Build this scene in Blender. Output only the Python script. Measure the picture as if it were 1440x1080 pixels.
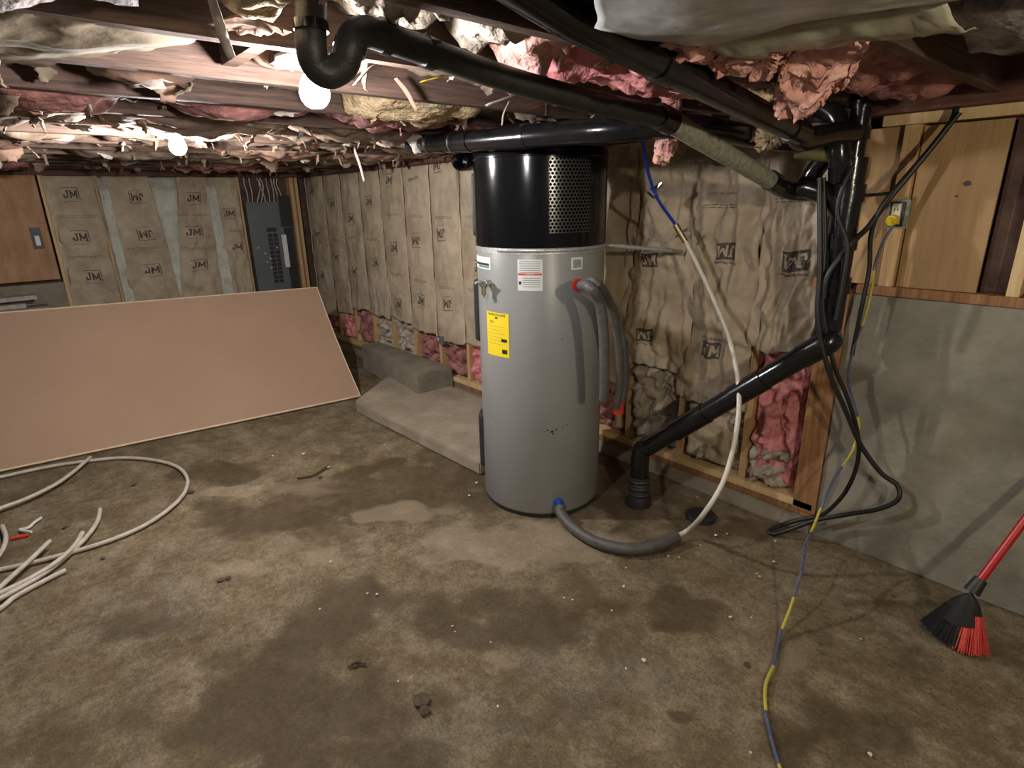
import bpy, bmesh, math, random
from mathutils import Vector, Matrix, noise
random.seed(7)
R = math.radians
for o in list(bpy.data.objects): bpy.data.objects.remove(o)
scn = bpy.context.scene
COL = scn.collection

# ---------------- camera, world, exposure ----------------
CAM = Vector((0, 0, 1.5)); FPX = 805.0
pitch, yaw, roll = R(17.8), R(49.2), R(-1.15)
fw = Vector((-math.sin(yaw)*math.cos(pitch), math.cos(yaw)*math.cos(pitch), -math.sin(pitch)))
rt0 = Vector((math.cos(yaw), math.sin(yaw), 0)); up0 = rt0.cross(fw)
rt = rt0*math.cos(roll) + up0*math.sin(roll); up = up0*math.cos(roll) - rt0*math.sin(roll)
cd = bpy.data.cameras.new('camera'); cam = bpy.data.objects.new('camera', cd); COL.objects.link(cam)
cd.sensor_width = 36; cd.lens = FPX/1440*36; cd.clip_start = .02
mw = Matrix((rt, up, -fw)).transposed().to_4x4(); mw.translation = CAM; cam.matrix_world = mw
scn.camera = cam
w = bpy.data.worlds.new('world'); scn.world = w; w.use_nodes = True
w.node_tree.nodes['Background'].inputs[0].default_value = (1, .93, .84, 1)
w.node_tree.nodes['Background'].inputs[1].default_value = .13
vs = scn.view_settings; vs.view_transform = 'Standard'; vs.look = 'None'; vs.gamma = 1; vs.exposure = 0
try: vs.use_curve_mapping = False
except Exception: pass
# bulbs: position, colour, emission strength (they are the room's only lamps; built further down)
BULBS = [((-1.355, .604, 1.738), (1.0, .97, .97), 720), ((-2.86, .65, 1.74), (1.0, .97, .95), 2150), ((.95, .55, 1.72), (1.0, .88, .66), 1500)]

def at(px, py, ax, v):          # a point of the real room seen at a pixel, on the plane axis=v
    d = fw + rt*((px-720)/FPX) - up*((py-540)/FPX)
    return CAM + d*((v-CAM[ax])/d[ax])
def AX(px, py, v): return at(px, py, 0, v)
def AY(px, py, v): return at(px, py, 1, v)
def AZ(px, py, v=0.): return at(px, py, 2, v)
def proj(p):
    d = Vector(p)-CAM; k = d.dot(fw)
    return (720+FPX*d.dot(rt)/k, 540-FPX*d.dot(up)/k) if k > .05 else (-9999, -9999)
def fbm(x, y, z, o=4): return noise.fractal(Vector((x, y, z)), 1.0, 2.0, o)

# ---------------- materials ----------------
def mat(name, c1, c2=None, scale=8, rough=.8, bump=.0, bscale=40, metal=0, spec=.5, detail=6, c3=None, stretch=(1, 1, 1), emit=None, coat=0):
    m = bpy.data.materials.new(name); m.use_nodes = True
    nt = m.node_tree; N = nt.nodes; L = nt.links; b = N['Principled BSDF']
    b.inputs['Roughness'].default_value = rough; b.inputs['Metallic'].default_value = metal
    b.inputs['Specular IOR Level'].default_value = spec; b.inputs['Coat Weight'].default_value = coat
    b.inputs['Base Color'].default_value = (*c1, 1)
    tc = N.new('ShaderNodeTexCoord'); mp = N.new('ShaderNodeMapping'); mp.inputs['Scale'].default_value = stretch
    L.new(tc.outputs['Object'], mp.inputs[0])
    if c2:
        n = N.new('ShaderNodeTexNoise'); n.inputs['Scale'].default_value = scale; n.inputs['Detail'].default_value = detail; n.inputs['Roughness'].default_value = .65
        L.new(mp.outputs[0], n.inputs['Vector'])
        r = N.new('ShaderNodeValToRGB'); r.color_ramp.elements[0].position = .35; r.color_ramp.elements[1].position = .65
        r.color_ramp.elements[0].color = (*c1, 1); r.color_ramp.elements[1].color = (*c2, 1)
        if c3: e = r.color_ramp.elements.new(.78); e.color = (*c3, 1)
        L.new(n.outputs[0], r.inputs[0]); L.new(r.outputs[0], b.inputs['Base Color'])
    if bump:
        n2 = N.new('ShaderNodeTexNoise'); n2.inputs['Scale'].default_value = bscale; n2.inputs['Detail'].default_value = 8
        L.new(mp.outputs[0], n2.inputs['Vector'])
        bp = N.new('ShaderNodeBump'); bp.inputs['Strength'].default_value = min(1, bump); bp.inputs['Distance'].default_value = .01*max(1, bump)
        L.new(n2.outputs[0], bp.inputs['Height']); L.new(bp.outputs[0], b.inputs['Normal'])
    if emit:
        b.inputs['Emission Color'].default_value = (*emit[0], 1); b.inputs['Emission Strength'].default_value = emit[1]
    return m
M = {}
M['paper'] = mat('kraft_paper', (.34, .265, .18), (.50, .41, .295), 5, .75, .35, 14)
M['paper_edge'] = mat('paper_flange', (.40, .30, .21), (.55, .44, .33), 9, .75, .3, 30)
M['paper_dark'] = mat('old_dirty_paper', (.13, .085, .06), (.30, .22, .16), 9, .85, .5, 30)
M['paper_mid'] = mat('brown_kraft_paper', (.15, .11, .08), (.27, .21, .16), 7, .85, .5, 25)
M['paper_tan'] = mat('tan_paper', (.18, .137, .09), (.30, .24, .165), 4, .8, .4, 18)
M['paper_pink'] = mat('torn_pink_paper', (.25, .14, .10), (.40, .26, .19), 12, .8, .4, 22)
M['pale_paper'] = mat('pale_torn_paper', (.36, .30, .26), (.55, .5, .45), 20, .8, .3, 30)
M['pink'] = mat('pink_fiberglass', (.46, .13, .14), (.78, .34, .33), 14, .95, 1.2, 45, detail=10)
M['pink_pale'] = mat('pale_pink_fiberglass', (.55, .24, .2), (.8, .48, .42), 16, .95, 1.2, 60, detail=10, stretch=(1, 1, .35))
M['old_pink'] = mat('dusty_pink_fiberglass', (.16, .06, .055), (.45, .2, .17), 12, .95, 1.2, 40, detail=10)
M['cream'] = mat('cream_fiberglass', (.26, .21, .16), (.55, .48, .39), 14, .95, 1.4, 50, detail=10)
M['yellow_fib'] = mat('yellow_fiberglass', (.42, .29, .15), (.66, .5, .3), 30, .95, 1.2, 80, detail=10)
M['grey_fluff'] = mat('grey_fiberglass', (.12, .10, .10), (.46, .41, .40), 16, .95, 1.2, 40, detail=10)
M['white_fib'] = mat('white_fiberglass', (.45, .45, .38), (.62, .62, .54), 9, .95, 1, 40)
M['stamp'] = mat('printed_ink', (.055, .045, .035), (.10, .08, .06), 60, .8)
M['wood'] = mat('pine_lumber', (.42, .25, .11), (.58, .38, .19), 5, .7, .3, 30, stretch=(12, 12, .8))
M['wood_light'] = mat('fresh_pine', (.55, .37, .18), (.68, .5, .27), 5, .7, .3, 30, stretch=(12, 12, .8))
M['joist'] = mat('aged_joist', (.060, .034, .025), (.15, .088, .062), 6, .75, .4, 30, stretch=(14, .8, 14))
M['beam'] = mat('dark_red_beam', (.085, .032, .022), (.17, .075, .055), 4, .75, .3, 30, stretch=(.8, 12, 12))
M['post'] = mat('brown_post', (.20, .085, .03), (.34, .17, .07), 5, .7, .4, 30, stretch=(12, 12, .8))
M['ply'] = mat('plywood', (.30, .18, .078), (.43, .27, .125), 3, .7, .2, 25, stretch=(6, 1, .7))
M['ply_red'] = mat('orange_plywood', (.30, .145, .065), (.44, .25, .13), 4, .7, .2, 25, stretch=(1, 3, 1))
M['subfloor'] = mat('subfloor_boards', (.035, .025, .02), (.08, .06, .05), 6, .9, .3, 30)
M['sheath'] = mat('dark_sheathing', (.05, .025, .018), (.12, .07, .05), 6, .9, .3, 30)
M['concrete'] = mat('wall_concrete', (.15, .138, .105), (.265, .245, .192), 3.2, .9, .45, 30, c3=(.31, .29, .235), detail=10)
M['concrete_dark'] = mat('footing_concrete', (.18, .155, .115), (.29, .25, .19), 5, .9, .5, 35, detail=10)
M['slab'] = mat('slab_concrete', (.25, .205, .15), (.38, .32, .24), 5, .9, .45, 35, detail=10)
M['board'] = mat('board_face_paper', (.345, .22, .142), (.375, .245, .16), 2, .75, .08, 60)
M['gyp'] = mat('gypsum_edge', (.6, .45, .3), (.7, .55, .4), 20, .8)
M['black_pipe'] = mat('black_abs_pipe', (.006, .006, .007), (.012, .012, .013), 30, .2, .05, 60)
M['dusty_pipe'] = mat('dusty_black_pipe', (.009, .009, .008), (.022, .022, .018), 25, .5, .15, 200, detail=10)
M['grey_pipe'] = mat('dust_covered_pipe', (.17, .17, .125), (.34, .34, .26), 60, .7, .2, 200, detail=10)
M['olive'] = mat('olive_pipe', (.09, .085, .03), (.16, .15, .06), 20, .6, .2, 60)
M['shroud'] = mat('black_gloss_steel', (.003, .003, .004), (.006, .006, .007), 4, .14, .03, 20, spec=.35)
M['tank'] = mat('grey_enamel', (.235, .238, .228), (.25, .253, .243), 3, .34, .0)
M['dark_plastic'] = mat('dark_grey_plastic', (.03, .03, .032), None, rough=.4)
M['foam'] = mat('grey_pipe_foam', (.065, .06, .055), (.10, .095, .088), 30, .55, .15, 90)
M['red'] = mat('red_plastic', (.65, .05, .03), None, rough=.4)
M['blue'] = mat('blue_plastic', (.02, .09, .42), None, rough=.4)
M['blue_line'] = mat('blue_tube', (.01, .04, .38), None, rough=.3)
M['pex'] = mat('white_pex', (.58, .54, .46), (.66, .62, .54), 20, .4)
M['pex_old'] = mat('dusty_white_pex', (.44, .38, .32), (.58, .52, .45), 25, .5)
M['brass'] = mat('dull_brass', (.5, .4, .25), None, rough=.35, metal=1)
M['steel'] = mat('bright_steel', (.55, .55, .53), None, rough=.3, metal=1)
M['tape'] = mat('strap_metal', (.42, .42, .40), (.6, .6, .58), 80, .38, .2, 120, metal=.6)
M['white'] = mat('white_label', (.68, .68, .66), None, rough=.5)
M['yellow'] = mat('yellow_label', (.85, .62, .02), None, rough=.5)
M['yellow_cable'] = mat('yellow_cable', (.5, .42, .06), None, rough=.5)
M['cord_blue'] = mat('blue_grey_cord', (.055, .075, .15), (.10, .12, .2), 30, .5)
M['cable'] = mat('black_cable', (.012, .011, .010), None, rough=.45)
M['panel'] = mat('panel_grey', (.10, .115, .12), (.12, .135, .14), 4, .45)
M['panel_dark'] = mat('panel_dark', (.02, .02, .022), None, rough=.5)
M['teal'] = mat('teal_print', (.02, .2, .18), None, rough=.5)
M['plastic_sheet'] = mat('dusty_plastic_sheet', (.34, .35, .33), (.60, .62, .60), 6, .35, .5, 10, detail=10)
M['sheet_low'] = mat('dusty_yellow_plastic_sheet', (.26, .24, .17), (.42, .40, .32), 6, .35, .5, 10, detail=10)
M['bristle_red'] = mat('red_bristle', (.62, .05, .045), (.75, .12, .09), 60, .5)
M['bristle_black'] = mat('black_bristle', (.01, .01, .011), (.02, .02, .022), 60, .5)
M['broom_red'] = mat('red_broom_handle', (.42, .01, .012), None, rough=.35)
M['chip'] = mat('pale_chip', (.6, .5, .38), (.75, .68, .55), 60, .8)
M['crumb'] = mat('dark_crumb', (.05, .035, .02), (.10, .075, .05), 60, .9)
M['receptacle'] = mat('ivory_receptacle', (.55, .5, .33), None, rough=.4)
M['porcelain'] = mat('white_porcelain', (.7, .7, .7), None, rough=.3)
for i, (p, c, s) in enumerate(BULBS): M['bulb%d' % i] = mat('lit_bulb', (1, 1, 1), emit=(c, s))

def floor_mat():
    m = mat('stained_concrete_floor', (.20, .155, .10), None, rough=.85); nt = m.node_tree; N = nt.nodes; L = nt.links; b = N['Principled BSDF']
    tc = N.new('ShaderNodeTexCoord')
    def nz(scale, det=10, rg=.62, off=0):
        mp = N.new('ShaderNodeMapping'); mp.inputs['Location'].default_value = (off, off*1.7, off); L.new(tc.outputs['Object'], mp.inputs[0])
        n = N.new('ShaderNodeTexNoise'); n.inputs['Scale'].default_value = scale; n.inputs['Detail'].default_value = det; n.inputs['Roughness'].default_value = rg
        L.new(mp.outputs[0], n.inputs['Vector']); return n.outputs[0]
    def ramp(s, a, b_, c0=(0, 0, 0), c1=(1, 1, 1)):
        r = N.new('ShaderNodeValToRGB'); r.color_ramp.elements[0].position = a; r.color_ramp.elements[1].position = b_
        r.color_ramp.elements[0].color = (*c0, 1); r.color_ramp.elements[1].color = (*c1, 1); L.new(s, r.inputs[0]); return r.outputs[0]
    def mix(f, a, b_, mode='MIX'):
        x = N.new('ShaderNodeMix'); x.data_type = 'RGBA'; x.blend_type = mode
        if isinstance(f, float): x.inputs[0].default_value = f
        else: L.new(f, x.inputs[0])
        for k, v in ((6, a), (7, b_)):
            if isinstance(v, tuple): x.inputs[k].default_value = (*v, 1)
            else: L.new(v, x.inputs[k])
        return x.outputs[2]
    def math_(op, a, b_):
        x = N.new('ShaderNodeMath'); x.operation = op; x.use_clamp = True
        for k, v in ((0, a), (1, b_)):
            if isinstance(v, (int, float)): x.inputs[k].default_value = v
            else: L.new(v, x.inputs[k])
        return x.outputs[0]
    base = mix(ramp(nz(1.6), .35, .65), (.140, .107, .064), (.225, .18, .116))
    base = mix(ramp(nz(6, off=3), .45, .7), base, (.30, .25, .18))
    base = mix(math_('MULTIPLY', ramp(nz(2.6, off=11), .55, .68), .55), base, (.25, .222, .185))
    fine = ramp(nz(38, 12, .85, 5), .33, .67, (.55, .54, .52), (1.22, 1.22, 1.22))
    base = mix(1.0, base, fine, 'MULTIPLY')
    base = mix(1.0, base, ramp(nz(11, 14, .82, 31), .36, .64, (.66, .63, .58), (1.22, 1.22, 1.22)), 'MULTIPLY')
    base = mix(math_('MULTIPLY', ramp(nz(24, 14, .85, 47), .62, .70), .5), base, (.36, .31, .24))
    base = mix(1.0, base, ramp(nz(130, 6, .8, 61), .38, .62, (.68, .66, .63), (1.25, 1.25, 1.22)), 'MULTIPLY')
    st = N.new('ShaderNodeAttribute'); st.attribute_name = 'stain_shade'
    wv = math_('SUBTRACT', math_('ADD', math_('MULTIPLY', nz(5, 14, .82, 9), 1.5), math_('MULTIPLY', nz(30, 10, .8, 19), .7)), .55)
    s2 = math_('MULTIPLY', math_('SUBTRACT', math_('ADD', st.outputs['Fac'], wv), .64), 2.0)
    s3 = math_('MULTIPLY', s2, .88)
    base = mix(s3, base, (.042, .026, .010))
    nat = math_('MULTIPLY', ramp(nz(2.6, 14, .78, 21), .50, .66), .62)
    base = mix(nat, base, (.085, .058, .028))
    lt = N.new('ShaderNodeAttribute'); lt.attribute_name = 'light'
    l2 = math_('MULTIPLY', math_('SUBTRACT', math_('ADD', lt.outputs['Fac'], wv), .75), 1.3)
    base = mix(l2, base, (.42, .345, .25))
    L.new(base, b.inputs['Base Color']); b.inputs['Specular IOR Level'].default_value = .25
    ro = N.new('ShaderNodeMath'); ro.operation = 'MULTIPLY_ADD'; L.new(s2, ro.inputs[0]); ro.inputs[1].default_value = -.2; ro.inputs[2].default_value = .85; L.new(ro.outputs[0], b.inputs['Roughness'])
    bp = N.new('ShaderNodeBump'); bp.inputs['Strength'].default_value = .8; bp.inputs['Distance'].default_value = .010
    L.new(mix(.6, nz(60, 10, .7), nz(12, 8, .6)), bp.inputs['Height']); L.new(bp.outputs[0], b.inputs['Normal'])
    return m
M['floor'] = floor_mat()

# ---------------- mesh helpers ----------------
class MB:
    def __init__(s): s.v = []; s.f = []; s.mi = []; s.cur = 0
    def add(s, vs, fs):
        o = len(s.v); s.v += [tuple(v) for v in vs]; s.f += [tuple(i+o for i in f) for f in fs]; s.mi += [s.cur]*len(fs); return s
    def box(s, x0, x1, y0, y1, z0, z1, bev=0):
        if bev:
            bm = bmesh.new(); bmesh.ops.create_cube(bm, size=1)
            for v in bm.verts: v.co = Vector(((x0+x1)/2+v.co.x*(x1-x0), (y0+y1)/2+v.co.y*(y1-y0), (z0+z1)/2+v.co.z*(z1-z0)))
            bmesh.ops.bevel(bm, geom=bm.edges[:], offset=bev, segments=2, affect='EDGES', profile=.7)
            bm.verts.index_update(); vs_ = [v.co[:] for v in bm.verts]; fs = [[v.index for v in f.verts] for f in bm.faces]; bm.free(); return s.add(vs_, fs)
        return s.add([(x, y, z) for z in (z0, z1) for y in (y0, y1) for x in (x0, x1)], [(0, 2, 3, 1), (4, 5, 7, 6), (0, 1, 5, 4), (2, 6, 7, 3), (0, 4, 6, 2), (1, 3, 7, 5)])
    def grid(s, fn, nu, nv):
        return s.add([fn(i/nu, j/nv) for j in range(nv+1) for i in range(nu+1)], [(j*(nu+1)+i, j*(nu+1)+i+1, (j+1)*(nu+1)+i+1, (j+1)*(nu+1)+i) for j in range(nv) for i in range(nu)])
    def tube(s, pts, r, n=12, caps=True):
        pts = [Vector(p) for p in pts]; t = (pts[1]-pts[0]).normalized()
        a = t.orthogonal().normalized(); vs_ = []; k = len(pts)
        for i, p in enumerate(pts):
            t = (pts[min(i+1, k-1)]-pts[max(i-1, 0)]).normalized()
            a = (a-t*a.dot(t)).normalized(); b = t.cross(a); rr = r[i] if isinstance(r, (list, tuple)) else r
            vs_ += [p+(a*math.cos(2*math.pi*j/n)+b*math.sin(2*math.pi*j/n))*rr for j in range(n)]
        fs = [(i*n+j, i*n+(j+1) % n, (i+1)*n+(j+1) % n, (i+1)*n+j) for i in range(k-1) for j in range(n)]
        if caps: fs += [tuple(range(n-1, -1, -1)), tuple((k-1)*n+j for j in range(n))]
        return s.add(vs_, fs)
    def lathe(s, prof, n=48, c=(0, 0, 0)):      # prof: list of (r,z)
        vs_ = [(c[0]+r*math.cos(2*math.pi*j/n), c[1]+r*math.sin(2*math.pi*j/n), c[2]+z) for r, z in prof for j in range(n)]
        k = len(prof)
        return s.add(vs_, [(i*n+j, i*n+(j+1) % n, (i+1)*n+(j+1) % n, (i+1)*n+j) for i in range(k-1) for j in range(n)])
    def build(s, name, m, parent=None, smooth=False, solid=0, label=None, kind=None):
        me = bpy.data.meshes.new(name); me.from_pydata(s.v, [], s.f)
        ms = m if isinstance(m, list) else [m]
        for q in ms: me.materials.append(M[q] if isinstance(q, str) else q)
        if len(ms) > 1: me.polygons.foreach_set('material_index', s.mi)
        if smooth:
            me.polygons.foreach_set('use_smooth', [True]*len(me.polygons))
            if smooth != 'all':
                try: me.set_sharp_from_angle(angle=R(40))
                except Exception: pass
        me.update()
        o = bpy.data.objects.new(name, me); COL.objects.link(o)
        if parent: o.parent = parent; o.matrix_parent_inverse = parent.matrix_world.inverted() if False else Matrix.Translation(-parent.location)
        if solid:
            md = o.modifiers.new('solid', 'SOLIDIFY'); md.thickness = solid; md.offset = 0
        if label: o['label'] = label
        if kind: o['kind'] = kind
        return o
def tag(o, label, cat=None, group=None):
    o['label'] = label
    if cat: o['category'] = cat
    if group: o['group'] = group
    return o
def thing(name, label, cat, loc=(0, 0, 0), group=None):
    o = bpy.data.objects.new(name, None); COL.objects.link(o); o.location = loc; o.empty_display_size = .05
    return tag(o, label, cat, group)
def structure(o): o['kind'] = 'structure'; return o
def sempty(name):
    o = bpy.data.objects.new(name, None); COL.objects.link(o); return structure(o)
def smooth_path(pts, sub=8):
    P = [Vector(p) for p in pts]; out = []
    for i in range(len(P)-1):
        p0 = P[i-1] if i else P[0]*2-P[1]; p1, p2 = P[i], P[i+1]; p3 = P[i+2] if i+2 < len(P) else P[-1]*2-P[-2]
        for k in range(sub):
            t = k/sub; out.append(.5*((2*p1)+(p2-p0)*t+(2*p0-5*p1+4*p2-p3)*t*t+(3*p1-p0-3*p2+p3)*t*t*t))
    out.append(P[-1]); return out
def one(pts, r, name, m, label=None, cat=None, parent=None, n=12, sub=8, group=None, plabel=None):
    o = MB().tube(smooth_path(pts, sub), r, n).build(name, m, parent, smooth=True, label=plabel)
    if label: tag(o, label, cat, group)
    return o
_tc = {}
def text_geo(body, size):
    key = (body, size)
    if key in _tc: return _tc[key]
    c = bpy.data.curves.new('t', 'FONT'); c.body = body; c.size = size; c.align_x = 'CENTER'; c.align_y = 'CENTER'; c.resolution_u = 2
    o = bpy.data.objects.new('t', c); COL.objects.link(o)
    bpy.context.view_layer.update()
    me = o.evaluated_get(bpy.context.evaluated_depsgraph_get()).to_mesh()
    g = ([v.co.copy() for v in me.vertices], [tuple(p.vertices) for p in me.polygons])
    o.evaluated_get(bpy.context.evaluated_depsgraph_get()).to_mesh_clear()
    bpy.data.objects.remove(o); bpy.data.curves.remove(c); _tc[key] = g; return g

# ================= SETTING =================
YW = 2.56          # front face of the long wall
XL = -6.3          # face of the far left wall
ZT = 1.77          # underside of the beam / top of the framing
# ---- floor with a map of its stains and the heater's painted shadow ----
DARK = [(600, 690, 90, 32, 1), (500, 700, 75, 28, .9), (380, 728, 75, 22, .9), (520, 690, 18, 18, .9), (660, 655, 50, 25, 1), (310, 665, 55, 12, .8), (760, 880, 55, 32, .85), (640, 890, 60, 30, .9), (620, 870, 60, 30, .7),
    (380, 1010, 85, 62, 1.1), (400, 950, 50, 40, .9), (450, 890, 45, 30, .8), (500, 850, 45, 30, .8), (960, 865, 48, 26, 1), (690, 845, 40, 18, .8), (1190, 1030, 90, 50, .8), (560, 1065, 80, 30, .9), (210, 870, 60, 25, .6), (180, 1010, 40, 25, .4),
    (500, 990, 40, 40, .7), (560, 1010, 30, 40, .6), (860, 850, 30, 12, .5), (880, 690, 26, 50, .8), (1030, 745, 90, 14, .7), (1260, 890, 60, 10, .3), (620, 980, 22, 22, .6), (1300, 850, 160, 9, .45), (320, 920, 40, 20, .45), (750, 1000, 90, 25, .4), (970, 1005, 20, 9, .9), (700, 700, 40, 10, .6), (470, 640, 30, 8, .5)]  # stains, but the tall patch right of the heater base is its shadow painted in
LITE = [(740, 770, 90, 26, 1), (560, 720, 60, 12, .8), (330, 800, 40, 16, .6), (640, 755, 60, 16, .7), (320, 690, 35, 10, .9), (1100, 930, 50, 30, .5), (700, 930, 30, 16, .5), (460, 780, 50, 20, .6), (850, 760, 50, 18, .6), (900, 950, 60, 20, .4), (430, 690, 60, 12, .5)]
gx, gy = 300, 176
def ffn(u, v):
    x = -6.7+u*9.3; y = -2.6+v*5.5; return (x, y, .006*fbm(x*1.3, y*1.3, 0)-.004)
o = MB().grid(ffn, gx, gy).build('floor', 'floor', smooth='all'); structure(o)
for nm, lst in (('stain_shade', DARK), ('light', LITE)):
    at_ = o.data.attributes.new(nm, 'FLOAT', 'POINT'); vals = []
    for v in o.data.vertices:
        px, py = proj(v.co); s = 0
        if px > -300 and px < 1700 and py > 300:
            nx = noise.noise(Vector((v.co.x*5, v.co.y*5, 0))); ny = noise.noise(Vector((v.co.x*5, v.co.y*5, 5))); n2 = noise.noise(Vector((v.co.x*13, v.co.y*13, 8))); n3 = noise.noise(Vector((v.co.x*13, v.co.y*13, 12)))
            for cx, cy, a, b, k in lst:
                dx = (px-cx)/a+nx*.9+n2*.5; dy = (py-cy)/b+ny*.9+n3*.5; d = dx*dx+dy*dy
                if d < 3: s = max(s, k*max(0, 1-d*.42))
        vals.append(s)
    at_.data.foreach_set('value', vals)

# ---- the long wall: sheathing, studs, plates, curb ----
wall = sempty('wall_back')
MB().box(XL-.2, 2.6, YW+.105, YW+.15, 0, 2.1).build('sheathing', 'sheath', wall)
STUD = [-1.215, -1.58, -1.93, -2.32, -2.71, -3.10, -3.48, -3.86, -4.24, -4.62, -5.0, -5.38, -5.76, -6.14]
for x in STUD: MB().box(x-.018, x+.018, YW, YW+.104, .15, ZT-.001, .002).build('stud', 'wood', wall)
MB().box(-.95, -.846, YW-.02, YW+.1, .10, 1.12, .004).build('post', 'post', wall)
MB().box(-.955, -.90, YW+.01, YW+.1, 1.12, ZT-.001, .004).build('post', 'post', wall)
# sill plates (two lengths)
for a, b in ((-6.2, -3.2), (-3.19, -.86)):
    MB().box(a, b, YW-.02, YW+.1, .112, .148, .003).build('sill_plate', 'wood_light', wall)
    MB().box(a, b, YW-.012, YW+.1, .074, .111, .003).build('sill_plate', 'post', wall)
o = MB().grid(lambda u, v: (XL+u*(-.86-XL), YW-.016+.006*fbm(u*30, v*2, 1)-.01*(v < .5), v*.075), 120, 3).build('curb', 'concrete_dark', wall, smooth='all')
MB().box(XL, -.86, YW-.008, YW+.1, 0, .073).build('curb_core', 'concrete_dark', wall)
# beam on top of the framing
MB().box(XL-.1, 2.6, YW-.05, YW+.1, ZT, 2.03, .004).build('rim_beam', 'beam', wall)
# concrete stem wall to the right of the post, with its framing
def stem(u, v):
    x = -.845+u*3.4; z = v*1.115
    return (x, YW-.004+.01*fbm(x*2, z*2, 3)+.003*fbm(x*9, z*9, 3), z)
sw = MB().grid(stem, 170, 56); sw.add([(-.845, YW, 0), (-.845, YW+.1, 0), (-.845, YW+.1, 1.115), (-.845, YW, 1.115)], [(0, 1, 2, 3)])
sw.add([(-.845, YW, 1.115), (2.55, YW, 1.115), (2.55, YW+.14, 1.115), (-.845, YW+.14, 1.115)], [(0, 1, 2, 3)])
sw.build('stem_wall', 'concrete', wall, smooth=True)
MB().box(-.835, 2.5, YW+.004, YW+.1, 1.116, 1.152, .003).build('sill_plate', 'post', wall)
MB().box(-.835, 2.5, YW-.002, YW+.1, ZT-.038, ZT-.001, .003).build('top_plate', 'wood_light', wall)
for x, wd, m in ((-.735, .05, 'wood'), (-.35, .036, 'wood_light'), (.03, .036, 'wood'), (.41, .036, 'wood'), (.79, .036, 'wood')):
    MB().box(x-wd/2, x+wd/2, YW, YW+.1, 1.153, ZT-.039, .003).build('stud', m, wall)
MB().box(-.895, -.762, YW+.03, YW+.045, 1.153, ZT-.04).build('plywood_panel', 'ply', wall)
pl = MB(); pl.box(-.705, -.455, YW+.025, YW+.04, 1.153, ZT-.045, .001); pl.build('plywood_panel', 'ply', wall)
# knot holes in the plywood
for (px, py, r) in ((1360, 258, .012), (1345, 276, .005)):
    p = AY(px, py, YW+.024); kb = MB(); kb.add([(p.x, p.y, p.z)]+[(p.x+r*math.cos(a*.63)*(1+.2*math.sin(a*3)), p.y, p.z+r*.8*math.sin(a*.63)) for a in range(10)], [(0, i+1, (i+1) % 10+1) for i in range(10)]); kb.build('knot_hole', 'panel_dark', wall)

# ---- far left wall ----
wl = sempty('wall_left')
MB().box(XL-.15, XL-.105, -2.6, YW+.1, 0, 2.1).build('sheathing', 'sheath', wl)
MB().box(XL-.105, XL-.02, -2.6, .36, 0, .90, .004).build('footing_wall', 'concrete_dark', wl)
for y in (.37, .74, 1.12, 1.50, 1.90, 2.44): MB().box(XL-.104, XL, y-.018, y+.018, .02, ZT-.001, .002).build('stud', 'wood' if y > .4 else 'wood_light', wl)
MB().box(XL-.1, XL+.012, 2.47, 2.50, .02, ZT-.001, .002).build('stud', 'wood', wl)
MB().box(XL-.104, XL, -2.6, YW, 0, .019).build('sill_plate', 'wood', wl)
MB().box(XL-.104, XL+.03, -2.6, YW-.06, ZT, 2.03, .004).build('rim_beam', 'beam', wl)
pb = MB(); pb.box(XL-.02, XL+.002, -.9, .335, .93, ZT-.002, .001); pb.build('plywood_panel', 'ply_red', wl)
MB().box(XL-.02, XL-.002, -2.6, -.905, .93, ZT-.002, .001).build('plywood_panel', 'ply_red', wl)

# ---- ceiling: subfloor and joists ----
ce = sempty('ceiling')
for i in range(13):
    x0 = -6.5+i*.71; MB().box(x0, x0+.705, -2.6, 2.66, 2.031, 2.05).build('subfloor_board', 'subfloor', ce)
JX = [-1.293-.38*k for k in range(13)] + [-.893, -.51, -.13, .25, .63, 1.01, 1.39, 1.77, 2.15]
def joist(x, i):
    b = MB(); sd = i*3.1
    def fn(u, v):
        y = -2.58+u*(YW-.055+2.58); k = v*8
        # section outline: down the +X side, along the bottom, up the -X side
        sec = [(.017, 2.03), (.0175, 1.9), (.018, 1.803), (.016, 1.8), (0, 1.7995), (-.016, 1.8), (-.018, 1.803), (-.0175, 1.9), (-.017, 2.03)][int(round(k))]
        wv = .004*noise.noise(Vector((y*1.7, sd, 0)))
        return (x+sec[0]+wv, y, sec[1]+(.004*noise.noise(Vector((y*2, sd, 4))) if sec[1] < 1.95 else 0))
    b.grid(fn, 60, 8); return b.build('joist', 'joist', ce)
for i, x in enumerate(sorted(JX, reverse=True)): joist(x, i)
MB().box(-1.46, -1.312, .55, .66, 1.805, 1.823, .002).build('lamp_board', 'joist', ce)
# solid blocking between joists near the lamp
MB().box(-1.636, -1.312, 2.0, 2.036, 1.83, 2.03, .002).build('blocking', 'joist', ce)
MB().box(-1.636, -1.312, .50, .536, 1.825, 2.03, .002).build('blocking', 'joist', ce)

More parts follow.
